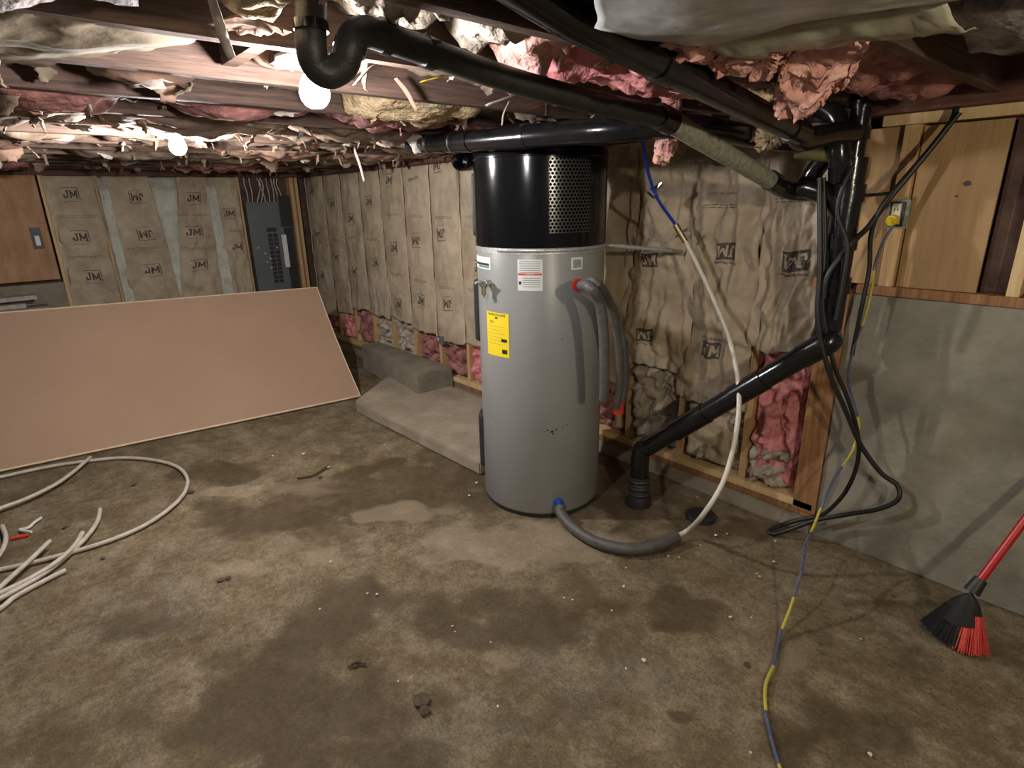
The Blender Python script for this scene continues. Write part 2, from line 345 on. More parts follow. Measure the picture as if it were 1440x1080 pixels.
# ================= CONCRETE PIECES ON THE FLOOR =================
def prism(poly, z0, z1, name, m, label, cat, amp=.004, bev=.008):
    bm = bmesh.new(); vb = [bm.verts.new((x, y, z0)) for x, y in poly]; f = bm.faces.new(vb)
    ex = bmesh.ops.extrude_face_region(bm, geom=[f])
    for v in ex['geom']:
        if isinstance(v, bmesh.types.BMVert): v.co.z = z1
    bmesh.ops.recalc_face_normals(bm, faces=bm.faces[:])
    bmesh.ops.bevel(bm, geom=[e for e in bm.edges], offset=bev, segments=2, affect='EDGES')
    bmesh.ops.triangulate(bm, faces=bm.faces[:])
    bmesh.ops.subdivide_edges(bm, edges=[e for e in bm.edges if e.calc_length() > .06], cuts=4, use_grid_fill=True)
    for v in bm.verts:
        if v.co.z > z0+.005: v.co += Vector((fbm(v.co.x*5, v.co.y*5, 1), fbm(v.co.x*5, v.co.y*5, 7), .6*fbm(v.co.x*4, v.co.y*4, 13)))*amp
    me = bpy.data.meshes.new(name); bm.to_mesh(me); bm.free(); me.materials.append(M[m])
    o = bpy.data.objects.new(name, me); COL.objects.link(o); return tag(o, label, cat)
prism([(-3.90, 1.80), (-3.83, 1.755), (-2.37, 1.79), (-2.37, 2.50), (-4.35, 2.50), (-4.22, 2.20), (-4.10, 2.06)], 0, .08, 'concrete_slab', 'slab', 'low raised concrete pad on the floor left of the water heater', 'slab')
prism([(-4.9, 2.36), (-3.66, 2.20), (-3.66, 2.535), (-4.9, 2.535)], .082 if False else 0, .235, 'concrete_block', 'concrete_dark', 'squared concrete footing block against the wall behind the raised pad', 'block')

# ================= WALL INSULATION =================
def batt_surface(axis, a0, a1, z0, z1, puff, wr_, seed, skew=0, base=0., e0=0., e1=0.):
    """returns S(s,t,lift) -> point; s across the bay, t from the bottom to the top"""
    def S(s, t, lift=0.):
        zb = z0+.025*fbm(s*3, seed, 0)
        z = zb+(z1-zb)*t
        c = max(0, math.sin(math.pi*min(1, max(0, s))))
        d = base+puff*(c**.45)
        d += wr_*(.030*fbm(s*1.6+seed, z*3.2, 0)+(.016 if wr_ < 1.3 else .009)*fbm(s*5+seed, z*9, 2)-.022*abs(noise.noise(Vector((s*4+seed*3, z*1.6, 7))))*c)
        d += wr_*.012*(1-min(1, abs(noise.noise(Vector((s*.7+seed, z*3.3, seed))))*6))
        d *= .45+.55*min(1, (1-t)*8+.2) if t > .9 else 1
        d += max(0, wr_-1)*(.035*(1-min(1, abs(noise.noise(Vector((s*2.3+seed*2, z*.8, 3))))*4.5))*c-.02*(1-min(1, abs(noise.noise(Vector((s*2.6-z*1.2, z*2.2, seed))))*5))*c)
        lat = a0+(a1-a0)*s+e0*(1-s)*(1-t)+e1*s*(1-t)+wr_*.012*noise.noise(Vector((z*4, seed, s)))*1
        d = max(d, .004)+lift
        return (lat, YW-d, z) if axis == 'x' else (XL+d, lat, z)
    return S
def strokes_JM(w_, h_):
    q = w_*.07
    def seg(x0, y0, x1, y1, t): 
        dx, dy = x1-x0, y1-y0; l = math.hypot(dx, dy); nx, ny = -dy/l*t/2, dx/l*t/2
        return [(x0+nx, y0+ny), (x1+nx, y1+ny), (x1-nx, y1-ny), (x0-nx, y0-ny)]
    W = w_*.10
    L = [seg(-.17*w_, .30*h_, -.17*w_, -.22*h_, W), seg(-.14*w_, -.26*h_, -.40*w_, -.26*h_, W), seg(-.37*w_, -.22*h_, -.37*w_, .0*h_, W), seg(-.28*w_, .3*h_, -.08*w_, .3*h_, W*.7),
         seg(.02*w_, -.34*h_, .02*w_, .34*h_, W), seg(.02*w_, .30*h_, .2*w_, -.18*h_, W), seg(.2*w_, -.18*h_, .38*w_, .3*h_, W), seg(.38*w_, .34*h_, .38*w_, -.34*h_, W), seg(.31*w_, -.32*h_, .46*w_, -.32*h_, W*.7)]
    return L
def decal(S, s0, t0, ls, lt, geo, mb, lift, rot=0, skew=0.):
    """flat drawing (metres) laid on the batt surface"""
    c, s_ = math.cos(rot), math.sin(rot)
    for poly in geo:
        P = []
        (ax, ay), (bx, by), (cx, cy), (dx, dy) = poly
        n1 = max(1, int(math.hypot(bx-ax, by-ay)/.008)); n2 = max(1, int(math.hypot(dx-ax, dy-ay)/.012))
        def fn(u, v):
            x = (ax*(1-u)+bx*u)*(1-v)+(dx*(1-u)+cx*u)*v; y = (ay*(1-u)+by*u)*(1-v)+(dy*(1-u)+cy*u)*v
            X, Y_ = x*c-y*s_, x*s_+y*c
            return S(s0+X/ls, t0+(Y_+skew*X)/lt, lift)
        mb.grid(fn, n1, n2)
def text_decal(S, s0, t0, ls, lt, body, size, mb, lift, rot=0, flip=1):
    vs_, fs = text_geo(body, size); c, s_ = math.cos(rot), math.sin(rot)
    mb.add([S(s0+flip*(v.x*c-v.y*s_)/ls, t0+(v.x*s_+v.y*c)/lt, lift) for v in vs_], fs)
def rect(w_, h_, x=0, y=0): return [(x-w_/2, y-h_/2), (x+w_/2, y-h_/2), (x+w_/2, y+h_/2), (x-w_/2, y+h_/2)]
def make_batt(axis, a0, a1, z0, z1, puff, wr_, seed, stamps, label, group, nx=26, nz=90, solid_logo=False, fibre='pink', lines=(), e0=0, e1=0, texts=()):
    # a is the world coordinate across; direction for reading from inside the room
    t_ = thing('insulation_batt', label, 'insulation', ((a0+a1)/2, YW, z0) if axis == 'x' else (XL, (a0+a1)/2, z0), group)
    S = batt_surface(axis, a0, a1, z0, z1, puff, wr_, seed, e0=e0, e1=e1)
    MB().grid(lambda u, v: S(u, v), nx, nz).build('paper_facing', 'paper', t_, smooth='all', solid=.0015)
    ls = abs(a1-a0); lt = z1-z0
    bg = MB(); fg = MB()
    for (s, t, rot, k) in stamps:
        w_, h_ = .105*k, .075*k
        if solid_logo:
            decal(S, s, t, ls, lt, [rect(w_, h_)], bg, .0040, rot, .06)
            decal(S, s, t, ls, lt, strokes_JM(w_, h_), fg, .0056, rot, .06)
            text_decal(S, s+.075*k*math.sin(rot+math.pi)/ls*0, t+(.052*k*math.cos(rot))/lt, ls, lt, 'Johns Manville', .02*k, bg, .0040, rot)
        else:
            decal(S, s, t, ls, lt, strokes_JM(w_, h_*1.1)+[rect(w_, .005, 0, h_*.62), rect(w_*.9, .003, 0, -h_*.7), rect(.006, h_*1.2, w_*.52, 0)], bg, .0022, rot, .05)
    for (s, t, wd) in lines:       # printed instruction lines
        for q in range(2):
            x = -wd/2
            while x < wd/2:
                l = random.uniform(.012, .03); decal(S, s, t, ls, lt, [rect(l, .0035, x+l/2, -q*.012)], bg, .0022); x += l+.006
    for (s, t, body, sz, rot) in texts: text_decal(S, s, t, ls, lt, body, sz, bg, .0022, rot)
    fl_ = MB(); fd = seed*1.7
    def flf(u, v):
        q = S(0, v); wv = .010*noise.noise(Vector((v*9, fd, 0)))
        e = .006+.005*abs(noise.noise(Vector((v*14, fd, 3))))+.004*(u-.5)**2*4
        if wr_ > 1.3: e += .035*abs(noise.noise(Vector((v*7, fd, 11))))*(1-abs(u-.5))+.022*abs(u-.5)*noise.noise(Vector((v*12, fd, 4))); wv *= 2.2
        w2 = (u-.5)*(.026+(.03 if wr_ > 1.3 else 0)+.012*noise.noise(Vector((v*6, fd, 8))))
        return (q[0]+w2+wv, YW-.018*0-e-base_l, q[2]) if axis == 'x' else (XL+e+base_l, q[1]+w2+wv, q[2])
    base_l = .004
    fl_.grid(flf, 5, 110); fl_.build('stapled_flange', 'paper_edge', t_, smooth='all', solid=.001)
    if bg.v: bg.build('printed_stamp', 'stamp', t_, kind='stuff')
    if fg.v: fg.build('stamp_lettering', 'paper', t_, kind='stuff')
    return t_, S
def fibre(name, axis, a0, a1, z0, z1, d0, amp, seed, m, parent, nx=22, nz=22, fz=10, e0=0, e1=0):
    def fn(u, v):
        z = z0+(z1-z0)*v; lat = a0+(a1-a0)*u+e0*(1-v)*(1-u)+e1*(1-v)*u
        edge = min(1, min(u, 1-u)*6+.25)*min(1, min(v, 1-v)*8+.3)
        d = (d0+amp*fbm(lat*fz, z*fz, seed, 5))*edge
        return (lat, YW+.08-d, z) if axis == 'x' else (XL-.08+d, lat, z)
    return MB().grid(fn, nx, nz).build(name, m, parent, smooth='all', solid=.004)

G = 'kraft-faced insulation batts on the long wall'
ordn = ['the first bay right of the corner studs', 'the second bay from the corner', 'the third bay from the corner', 'the fourth bay from the corner, torn at its foot', 'the fifth bay from the corner, split low down', 'the sixth bay from the corner', 'the seventh bay from the corner, over the wire box', 'the last bay left of the black heater top']
xs = [-6.2, -5.78, -5.40, -5.02, -4.64, -4.26, -3.88, -3.50, -3.12]
zb = [.35, .42, .50, .49, .50, .46, .43, .45]
PI = math.pi
stl = [[(.4, .9, 0, 1), (.45, .6, PI, 1), (.5, .3, 0, 1)], [(.5, .8, 0, 1), (.5, .42, PI, 1)], [(.5, .68, 0, 1), (.5, .3, PI, 1), ], [(.5, .80, 0, 1), (.55, .38, 0, 1)],
       [(.5, .93, 0, 1), (.52, .50, 0, 1.05), (.5, .12, 0, 1)], [(.48, .57, PI, 1.1), (.5, .2, 0, 1.1)], [(.45, .63, PI, 1.15), (.5, .23, PI, 1.1), (.4, .99, PI, 1)], [(.6, .86, 0, 1.1), (.6, .45, 0, 1.1), (.6, .08, PI, 1.1)]]
for i in range(8):
    t_, S = make_batt('x', xs[i]+.004, xs[i+1]-.004, zb[i], ZT-.004, .026, .38, 3.7+i*2.3, stl[i], 'paper-faced batt with black stamps in '+ordn[i], G,
        lines=[(.5, .72, .2), (.5, .33, .2)] if i > 3 else [(.5, .55, .18)], texts=[(.5, .93, 'Manville', .045, .15)] if i == 5 else ())
    m = ['old_pink', 'pink', 'old_pink', 'cream', 'cream', 'old_pink', 'old_pink', 'pink'][i]
    fibre('exposed_fiberglass', 'x', xs[i]+.02, xs[i+1]-.02, .15, zb[i]+.06, .05, .07, 20+i, m, t_, 26, 30, 14)
    if i in (3, 4):     # torn spots showing white fibre
        s0 = .45 if i == 3 else .1
        P = [S(s0+.5*.3*math.sin(a)*(.6 if i == 3 else .25), (.12 if i == 3 else .16)+.12*math.cos(a)*(1+.3*math.sin(3*a)), .006) for a in [k*.4 for k in range(16)]]
        MB().add([S(s0, .13, .010)]+P, [(0, 1+k, 1+(k+1) % 16) for k in range(16)]).build('torn_patch', 'pale_paper', t_)
# behind and right of the heater
xr = [-3.12, -2.73, -2.34, -1.95, -1.585, -1.225, -.955]
zr = [.40, .42, .42, .45, .42, .80]
zr[3] = .62; zr[4] = .50; zr[5] = .83
labels = ['in the bay just behind the heater tank', 'in the bay hidden behind the heater tank', 'in the bay just right of the heater tank top', 'in the bay beside the two grey heater hoses', 'in the bay crossed by the white tube, with a crumpled bulging face', 'in the bay left of the black vertical pipe stack']
str_ = [[], [], [(.5, .4, 0, 1)], [(.45, .50, PI*0, .95), (.40, .15, PI, .95)], [(.42, .99, 0, 1), (.55, .60, PI, 1.0), (.42, .22, 0, 1.05)], [(.55, .43, PI, 1.15)]]
for i in range(6):
    big = i >= 3
    t_, S = make_batt('x', xr[i]+.004, xr[i+1]-.004, zr[i], ZT-.004, .045 if big else .03, 1.7 if big else .8, 41.3+i*3.1, str_[i], 'brown paper-faced batt '+labels[i], G, nx=44 if big else 20, nz=150 if big else 60, solid_logo=big,
        lines={4: [(.4, .76, .17)], 5: [(.35, .70, .12)]}.get(i, ()), texts={4: [(.4, .80, 'thermal insulation', .018, 0)], 5: [(.3, .74, 'Thermal Insulation', .02, 0)]}.get(i, ()))
    m = ['pink', 'pink', 'old_pink', 'cream', 'cream', 'pink'][i]
    fibre('exposed_fiberglass', 'x', xr[i]+.02, xr[i+1]-.02, .15, zr[i]+.1, .06, .08, 60+i, m, t_, 30, 44, 12)
    if i == 5: fibre('exposed_fiberglass', 'x', xr[i]+.02, xr[i+1]-.05, .15, .34, .075, .09, 71, 'cream', t_, 26, 20, 16)
    if i == 4:
        fibre('lower_paper', 'x', xr[i]+.03, xr[i+1]-.05, .16, .50, .10, .05, 77, 'paper', t_, 26, 30, 6)
    if i == 3:
        fibre('lower_paper', 'x', xr[i]+.04, xr[i+1]-.12, .20, .62, .09, .07, 79, 'paper_tan', t_, 26, 30, 9)
# pink insulation in the bay at the right edge
t_ = thing('insulation_batt', 'bare dusty pink insulation in the bay at the right edge above the concrete', 'insulation', (-.15, YW, 1.16))
fibre('exposed_fiberglass', 'x', -.325, .01, 1.155, ZT-.045, .07, .10, 90, 'old_pink', t_, 34, 50, 12)
# dark bay beside the plywood
fb = MB().box(-.45, -.372, YW+.06, YW+.075, 1.155, ZT-.045).build('backing_board', 'sheath', wall)

GL = 'kraft-faced insulation batts on the left wall'
make_batt('y', .39, .735, .30, ZT-.004, .03, .8, 7.7, [(.45, .90, 0, 1.15), (.42, .66, 0, 1.15), (.5, .43, 0, 1.15)], 'brown paper-faced batt on the left wall beside the orange plywood', GL, lines=[(.45, .78, .26), (.45, .55, .26)])
make_batt('y', .80, 1.14, .30, ZT-.004, .03, 1.2, 9.9, [(.62, .88, PI, 1.1), (.60, .66, PI, 1.1), (.55, .44, 0, 1.1)], 'brown paper-faced batt on the left wall, second from the orange plywood', GL, lines=[(.5, .58, .24)], e1=.12)
make_batt('y', 1.38, 1.64, .30, ZT-.004, .03, .9, 13.1, [(.45, .87, 0, 1.1), (.4, .66, 0, 1.1), (.5, .45, 0, 1)], 'brown paper-faced batt on the left wall between two pale fibre gaps', GL, lines=[(.4, .77, .2), (.4, .56, .2)], e0=-.26, e1=-.06)
make_batt('y', 1.645, 1.895, .30, ZT-.004, .03, .9, 17.3, [(.5, .77, 0, 1), (.6, .55, 0, 1)], 'brown paper-faced batt on the left wall just left of the electrical panel', GL, lines=[(.6, .66, .1)], e0=.02)
for (a0, a1, e0, e1, lb) in ((.735, .83, .02, .02, 'narrow pale fibre strip between the first two left wall batts'), (1.12, 1.40, .12, -.24, 'wide bare pale insulation gap tapering down the left wall'), (1.60, 1.70, -.02, .02, 'thin pale fibre strip nearer the electrical panel')):
    t_ = thing('insulation_batt', lb, 'insulation', (XL, a0, .3))
    fibre('exposed_fiberglass', 'y', a0, a1, .3, ZT-.004, .115, .03, a0*10, 'white_fib', t_, 18, 70, 9, e0, e1)

# ================= ELECTRICAL PANEL =================
y0, y1 = 1.955, 2.40; zp0, zp1 = .45, 1.53; xp = XL-.01
t_ = thing('electrical_panel', 'grey electrical breaker panel recessed between studs on the left wall', 'electrical panel', (XL, 2.17, zp0))
MB().box(xp-.08, xp, y0, y1, zp0, zp1, .003).build('enclosure', 'panel', t_)
MB().box(xp, xp+.006, y0+.02, y1-.13, zp0+.03, zp1-.03, .002).build('cover', 'panel', t_)
MB().box(xp+.004, xp+.02, y1-.12, y1-.005, zp1-.25, zp1+.06, .003).build('junction_box', 'panel_dark', t_)
MB().box(xp, xp+.004, y1-.10, y1-.005, zp0+.02, zp1-.26, .001).build('side_gap', 'panel_dark', t_)
MB().box(xp+.006, xp+.012, 2.12, 2.22, 1.235, 1.275, .001).build('main_breaker', 'panel_dark', t_)
for k, ya in enumerate((2.125, 2.18)):
    for j in range(12):
        MB().box(xp+.006, xp+.014, ya, ya+.045, 1.18-j*.043, 1.215-j*.043, .002).build('breaker', 'panel_dark', t_)
MB().box(xp+.006, xp+.008, 2.265, 2.315, .86, 1.20).build('index_card', 'white', t_)
for (y, z) in ((2.07, 1.02), (2.08, .93), (2.115, .965), (2.115, .87), (2.2, 1.07), (2.01, 1.08)):
    MB().box(xp+.006, xp+.017, y-.012, y+.012, z-.006, z+.006, .003).build('switch_toggle', 'receptacle', t_)
for k in range(9):
    y = 1.99+k*.043; a = random.uniform(-.03, .03)
    one([(xp-.02, y, 1.53), (xp-.0, y+a, 1.62), (xp-.02, y+a*2, 1.70), (xp-.03, y+a, 1.765)], .006, 'panel_wire', 'pale_paper', 'pale sheathed wire rising from the electrical panel to the beam', 'wire', n=6, group='wires above the electrical panel')
# switch box in the plywood
t_ = thing('junction_box', 'black wall box with white switch set in the orange plywood', 'electrical box', (XL+.003, .26, 1.14))
p = AX(52, 335, XL); 
MB().box(XL+.002, XL+.012, p.y-.035, p.y+.035, p.z-.085, p.z+.085, .003).build('box', 'panel_dark', t_)
MB().box(XL+.012, XL+.024, p.y-.016, p.y+.016, p.z-.06, p.z+.02, .004).build('receptacle', 'white', t_)
# pale boards stacked behind the drywall at left
for k, (zt, ya) in enumerate(((.83, .14), (.77, .06))):
    tag(MB().box(XL+.02, XL+.16, -.9, ya, zt-.035, zt, .003).build('board_offcut', 'pale_paper'), ['pale grey board end behind the drywall, upper of two', 'pale grey board end behind the drywall, lower of two'][k], 'board')
tag(MB().box(XL+.0, XL+.18, -.9, .2, 0, .734, .006).build('storage_plinth', 'concrete_dark'), 'low concrete ledge behind the leaning drywall', 'ledge')

# ================= LEANING DRYWALL =================
B0 = AZ(508, 559); B1 = AZ(-6, 667.); dv = (B1-B0).normalized(); nv = Vector((dv.y, -dv.x, 0)); nv = nv if nv.dot(B0-CAM) > 0 else -nv
L_ = 2.26; Hh = 1.16
def bpt(u, v, k=0.):
    th = .750+.055*u; q = B0+dv*(L_*u)
    off = nv*(math.cos(th)*Hh*v)+Vector((0, 0, 1))*(math.sin(th)*Hh*v+.012)
    nn = (Vector((0, 0, 1))*math.cos(th)-nv*math.sin(th))
    return q+off+nn*(-k-.03*math.sin(math.pi*v)*1)
t_ = thing('drywall_sheet', 'large brown-faced drywall sheet leaning over the floor at left', 'drywall', (B0.x, B0.y, 0))
bd = MB(); bd.grid(lambda u, v: bpt(u, v), 30, 16); bd.build('face', 'board', t_, smooth='all')
bd = MB()
for e in (lambda a: (a, 0), lambda a: (a, 1), lambda a: (0, a), lambda a: (1, a)):
    bd.grid(lambda u, v: bpt(*e(u), v*.013), 30, 1)
bd.build('edge', 'gyp', t_)
bd = MB(); bd.grid(lambda u, v: bpt(u, v, .013), 30, 16); bd.build('back', 'pale_paper', t_, smooth='all')
bd = MB()
bd.grid(lambda u, v: bpt(u, v*.010, -.0012), 30, 1); bd.grid(lambda u, v: bpt(u, 1-v*.008, -.0012), 30, 1); bd.grid(lambda u, v: bpt(v*.004, u, -.0012), 30, 1)
bd.build('edge_tape', 'gyp', t_, smooth='all')
# props that hold it
tag(MB().box(-5.12, -4.99, 1.35, 1.75, 0, .715, .006).build('storage_crate', 'wood'), 'wooden crate standing behind the leaning drywall sheet', 'crate')

# ================= WATER HEATER =================
hx, hy, HR = -2.02, 1.94, .303
def hc(px, py, r=HR):           # pixel -> (angle, z) on the heater's near side
    d = fw + rt*((px-720)/FPX) - up*((py-540)/FPX); ox, oy = -hx, -hy
    a = d.x**2+d.y**2; b = 2*(ox*d.x+oy*d.y); c = ox*ox+oy*oy-r*r; disc = b*b-4*a*c
    t = (-b-math.sqrt(max(0, disc)))/(2*a); p = CAM+d*t
    return math.atan2(p.y-hy, p.x-hx), p.z
def hp(a, z, r=HR): return Vector((hx+r*math.cos(a), hy+r*math.sin(a), z))
heat = thing('water_heater', 'tall grey cylindrical hybrid water heater with glossy black top', 'water heater', (hx, hy, 0))
ZS = 1.305; ZH = 1.715
MB().lathe([(0, .012), (HR-.012, .012), (HR-.003, .022), (HR, .03), (HR, ZS-.02), (HR-.006, ZS-.004), (0, ZS-.004)], 96, (hx, hy, 0)).build('tank', 'tank', heat, smooth=True)
MB().lathe([(0, 0), (HR-.014, 0), (HR-.006, .004), (HR-.006, .02), (0, .02)], 64, (hx, hy, 0)).build('base_ring', 'panel_dark', heat, smooth=True)
MB().lathe([(HR-.02, ZS-.003), (HR+.003, ZS-.003), (HR+.004, ZS+.01), (HR+.003, ZH-.045), (HR+.007, ZH-.042), (HR+.007, ZH-.02), (HR+.001, ZH-.006), (HR-.02, ZH), (.2, ZH+.006), (0, ZH+.008)], 96, (hx, hy, 0)).build('shroud', 'shroud', heat, smooth=True)
# perforated grille
def grille_mat():
    m = mat('perforated_black_steel', (.006, .006, .007), None, rough=.18); nt = m.node_tree; N = nt.nodes; L = nt.links; b = N['Principled BSDF']
    uv = N.new('ShaderNodeUVMap'); uv.uv_map = 'uv'; sp = N.new('ShaderNodeSeparateXYZ'); L.new(uv.outputs[0], sp.inputs[0])
    def mt(op, a, c=0.):
        x = N.new('ShaderNodeMath'); x.operation = op
        for k, v in ((0, a), (1, c)):
            if isinstance(v, (int, float)): x.inputs[k].default_value = v
            else: L.new(v, x.inputs[k])
        return x.outputs[0]
    ds = []
    for off in (0, .5):
        fx = mt('SUBTRACT', mt('FRACT', mt('ADD', mt('MULTIPLY', sp.outputs[0], 1/.0165), off)), .5)
        fy = mt('MULTIPLY', mt('SUBTRACT', mt('FRACT', mt('ADD', mt('MULTIPLY', sp.outputs[1], 1/.0286), off)), .5), 1.733)
        ds.append(mt('SQRT', mt('ADD', mt('MULTIPLY', fx, fx), mt('MULTIPLY', fy, fy))))
    hole = mt('LESS_THAN', mt('MINIMUM', ds[0], ds[1]), .34)
    mx = N.new('ShaderNodeMath'); mx.operation = 'MULTIPLY_ADD'; L.new(hole, mx.inputs[0]); mx.inputs[1].default_value = .7; mx.inputs[2].default_value = .25; L.new(mx.outputs[0], b.inputs['Roughness'])
    iv = mt('SUBTRACT', 1.0, hole); L.new(mt('MULTIPLY', iv, .9), b.inputs['Specular IOR Level'])
    cm = N.new('ShaderNodeMix'); cm.data_type = 'RGBA'; L.new(hole, cm.inputs[0]); cm.inputs[6].default_value = (.025, .025, .022, 1); cm.inputs[7].default_value = (.001, .001, .001, 1); L.new(cm.outputs[2], b.inputs['Base Color'])
    bp = N.new('ShaderNodeBump'); bp.inputs['Distance'].default_value = .002; L.new(iv, bp.inputs['Height']); L.new(bp.outputs[0], b.inputs['Normal'])
    return m
a0 = hc(772, 230)[0]; a1 = hc(824, 320)[0]+.06
gz0, gz1 = hc(778, 328)[1], hc(778, 222)[1]
g = MB(); g.grid(lambda u, v: hp(a0+(a1-a0)*u, gz0+(gz1-gz0)*v, HR+.0055), 40, 8); go = g.build('grille', grille_mat(), heat, smooth='all')
uvl = go.data.uv_layers.new(name='uv')
for lp in go.data.loops:
    v = go.data.vertices[lp.vertex_index].co; uvl.data[lp.index].uv = (math.atan2(v.y-hy, v.x-hx)*HR, v.z)
# band of metal tape round the joint
def ringband(z0, z1, r, a0=0, a1=2*math.pi, n=90): 
    b = MB(); b.grid(lambda u, v: hp(a0+(a1-a0)*u, z0+(z1-z0)*v, r), n, 2); return b
ringband(ZS-.028, ZS-.002, HR+.0025).build('joint_band', 'tape', heat, smooth='all')
# strap that ties the heater to the wall
s_ = MB(); e1_ = hp(hc(856, 350)[0], ZS-.012, HR+.004); e2_ = Vector((-1.60, YW-.07, 1.245))
s_.grid(lambda u, v: e1_.lerp(e2_, u)+Vector((0, 0, (v-.5)*.02)), 10, 1); s_.grid(lambda u, v: hp(hc(700, 350)[0]+(hc(856, 350)[0]-hc(700, 350)[0])*u, ZS-.012+(v-.5)*.018, HR+.004), 50, 1)
tag(s_.build('metal_strap', 'tape', None, smooth='all', solid=.0012), 'perforated metal strap round the water heater running to the wall', 'strap')
def sticker(px0, py0, px1, py1, m, name, label=None, r=.0015):
    a_, z_ = hc(px0, (py0+py1)/2)[0], hc((px0+px1)/2, py0)[1]; b_, y_ = hc(px1, (py0+py1)/2)[0], hc((px0+px1)/2, py1)[1]
    o = MB().grid(lambda u, v: hp(a_+(b_-a_)*u, y_+(z_-y_)*v, HR+r), 12, 4).build(name, m, heat, smooth='all', label=label); return o, a_, b_, y_, z_
def htext(body, u, v, size, box, m, parent, r=.0026, sx=1.):
    o, a_, b_, y_, z_ = box; vs_, fs = text_geo(body, size)
    ca, cz = a_+(b_-a_)*u, y_+(z_-y_)*v; dirn = 1 if b_ > a_ else -1
    mb = MB().add([hp(ca+dirn*q.x*sx/HR, cz+q.y, HR+r) for q in vs_], fs); return mb.build('lettering', m, parent)
def hbar(box, u0, u1, v0, v1, m, parent, name='print', r=.0024):
    o, a_, b_, y_, z_ = box; return MB().grid(lambda u, v: hp(a_+(b_-a_)*(u0+(u1-u0)*u), y_+(z_-y_)*(v0+(v1-v0)*v), HR+r), 6, 1).build(name, m, parent)
S1 = sticker(728, 365, 763, 409, 'white', 'warning_label', 'white warning label with a red stripe'); o1 = S1[0]
hbar(S1, 0.02, .98, .50, .56, 'red', o1); htext('WARNING', .5, .53, .008, S1, 'white', o1, .0032)
for k in range(6): hbar(S1, .08, .92, .93-k*.07, .945-k*.07, 'panel', o1)
for k in range(5): hbar(S1, .22, .92, .40-k*.07, .415-k*.07, 'panel', o1)
hbar(S1, .05, .16, .2, .3, 'panel_dark', o1)
S2 = sticker(686, 440, 716, 501, 'yellow', 'energy_label', 'yellow energy rating label'); o1 = S2[0]
htext('ENERGYGUIDE', .5, .945, .0165, S2, 'panel_dark', o1, sx=1.0)
htext('$215', .3, .78, .016, S2, 'panel_dark', o1)
for k in range(6): hbar(S2, .1, .85-.1*(k % 2), .68-k*.08, .685-k*.08, 'panel', o1)
hbar(S2, .7, .92, .35, .42, 'panel_dark', o1); hbar(S2, .72, .92, .08, .18, 'panel_dark', o1); hbar(S2, .45, .55, .86, .9, 'panel_dark', o1)
S3 = sticker(803, 362, 819, 379, 'white', 'square_label', 'small square pale label'); o1 = S3[0]; hbar(S3, .15, .85, .15, .85, 'tape', o1)
S4 = sticker(671, 361, 690, 378, 'white', 'logo_label', 'small white label with a dark teal stripe'); o1 = S4[0]; hbar(S4, .1, .95, .3, .5, 'panel_dark', o1); hbar(S4, .4, .95, .12, .26, 'teal', o1)
# paint chips
for (px, py, r) in ((770, 605, .006), (776, 607, .009), (782, 604, .006), (791, 600, .004), (797, 597, .005), (766, 607, .004), (778, 610, .006), (790, 477, .004), (692, 596, .004)):
    a, z = hc(px, py); MB().add([hp(a, z, HR+.001)]+[hp(a+r*math.cos(k*.785)*(1+.4*math.sin(k*5+px))/HR, z+r*.7*math.sin(k*.785), HR+.001) for k in range(8)], [(0, k+1, (k+1) % 8+1) for k in range(8)]).build('paint_chip', 'panel_dark' if px > 700 else 'white', heat)
# access covers on the left silhouette
def cover(ca, z0, z1, wd, name, dep=.022, m='dark_plastic'):
    b = MB()
    def fn(u, v):
        s = (u-.5)*2; t = (v-.5)*2
        k = min(1, (1-abs(s))*5)*min(1, (1-abs(t))*10); k = math.sqrt(max(0, k))
        zz = (z0+z1)/2+(z1-z0)/2*t*(1-.06*s*s); return hp(ca+s*wd/2/HR, zz, HR+.001+dep*k)
    b.grid(fn, 20, 30); return b.build(name, m, heat, smooth='all')
ca = hc(668, 440)[0]-.02; ca = hc(672, 440)[0]-.16
cover(ca, hc(674, 482)[1], hc(672, 392)[1], .12, 'access_cover')
cover(ca, hc(680, 657)[1], hc(676, 580)[1], .12, 'access_cover')
cover(ca-.02, hc(670, 335)[1], hc(668, 240)[1], .07, 'control_cover', .016, 'panel_dark')
# relief valve
a, z = hc(689, 398); p = hp(a, z); nd = Vector((math.cos(a), math.sin(a), 0)); td = Vector((-math.sin(a), math.cos(a), 0))
MB().tube([p, p+nd*.05], .016, 14).tube([p+nd*.02, p+nd*.03], .021, 6).build('relief_valve', 'steel', heat, smooth=True)
MB().tube([p+nd*.035, p+nd*.037+Vector((0, 0, -.05))], .011, 12).tube([p+nd*.035+Vector((0, 0, -.045)), p+nd*.035+Vector((0, 0, -.062))], .004, 8).tube([p+nd*.048-td*.02, p+nd*.052+td*.02+Vector((0, 0, .01))], .004, 8).build('valve_lever', 'brass', heat, smooth=True)
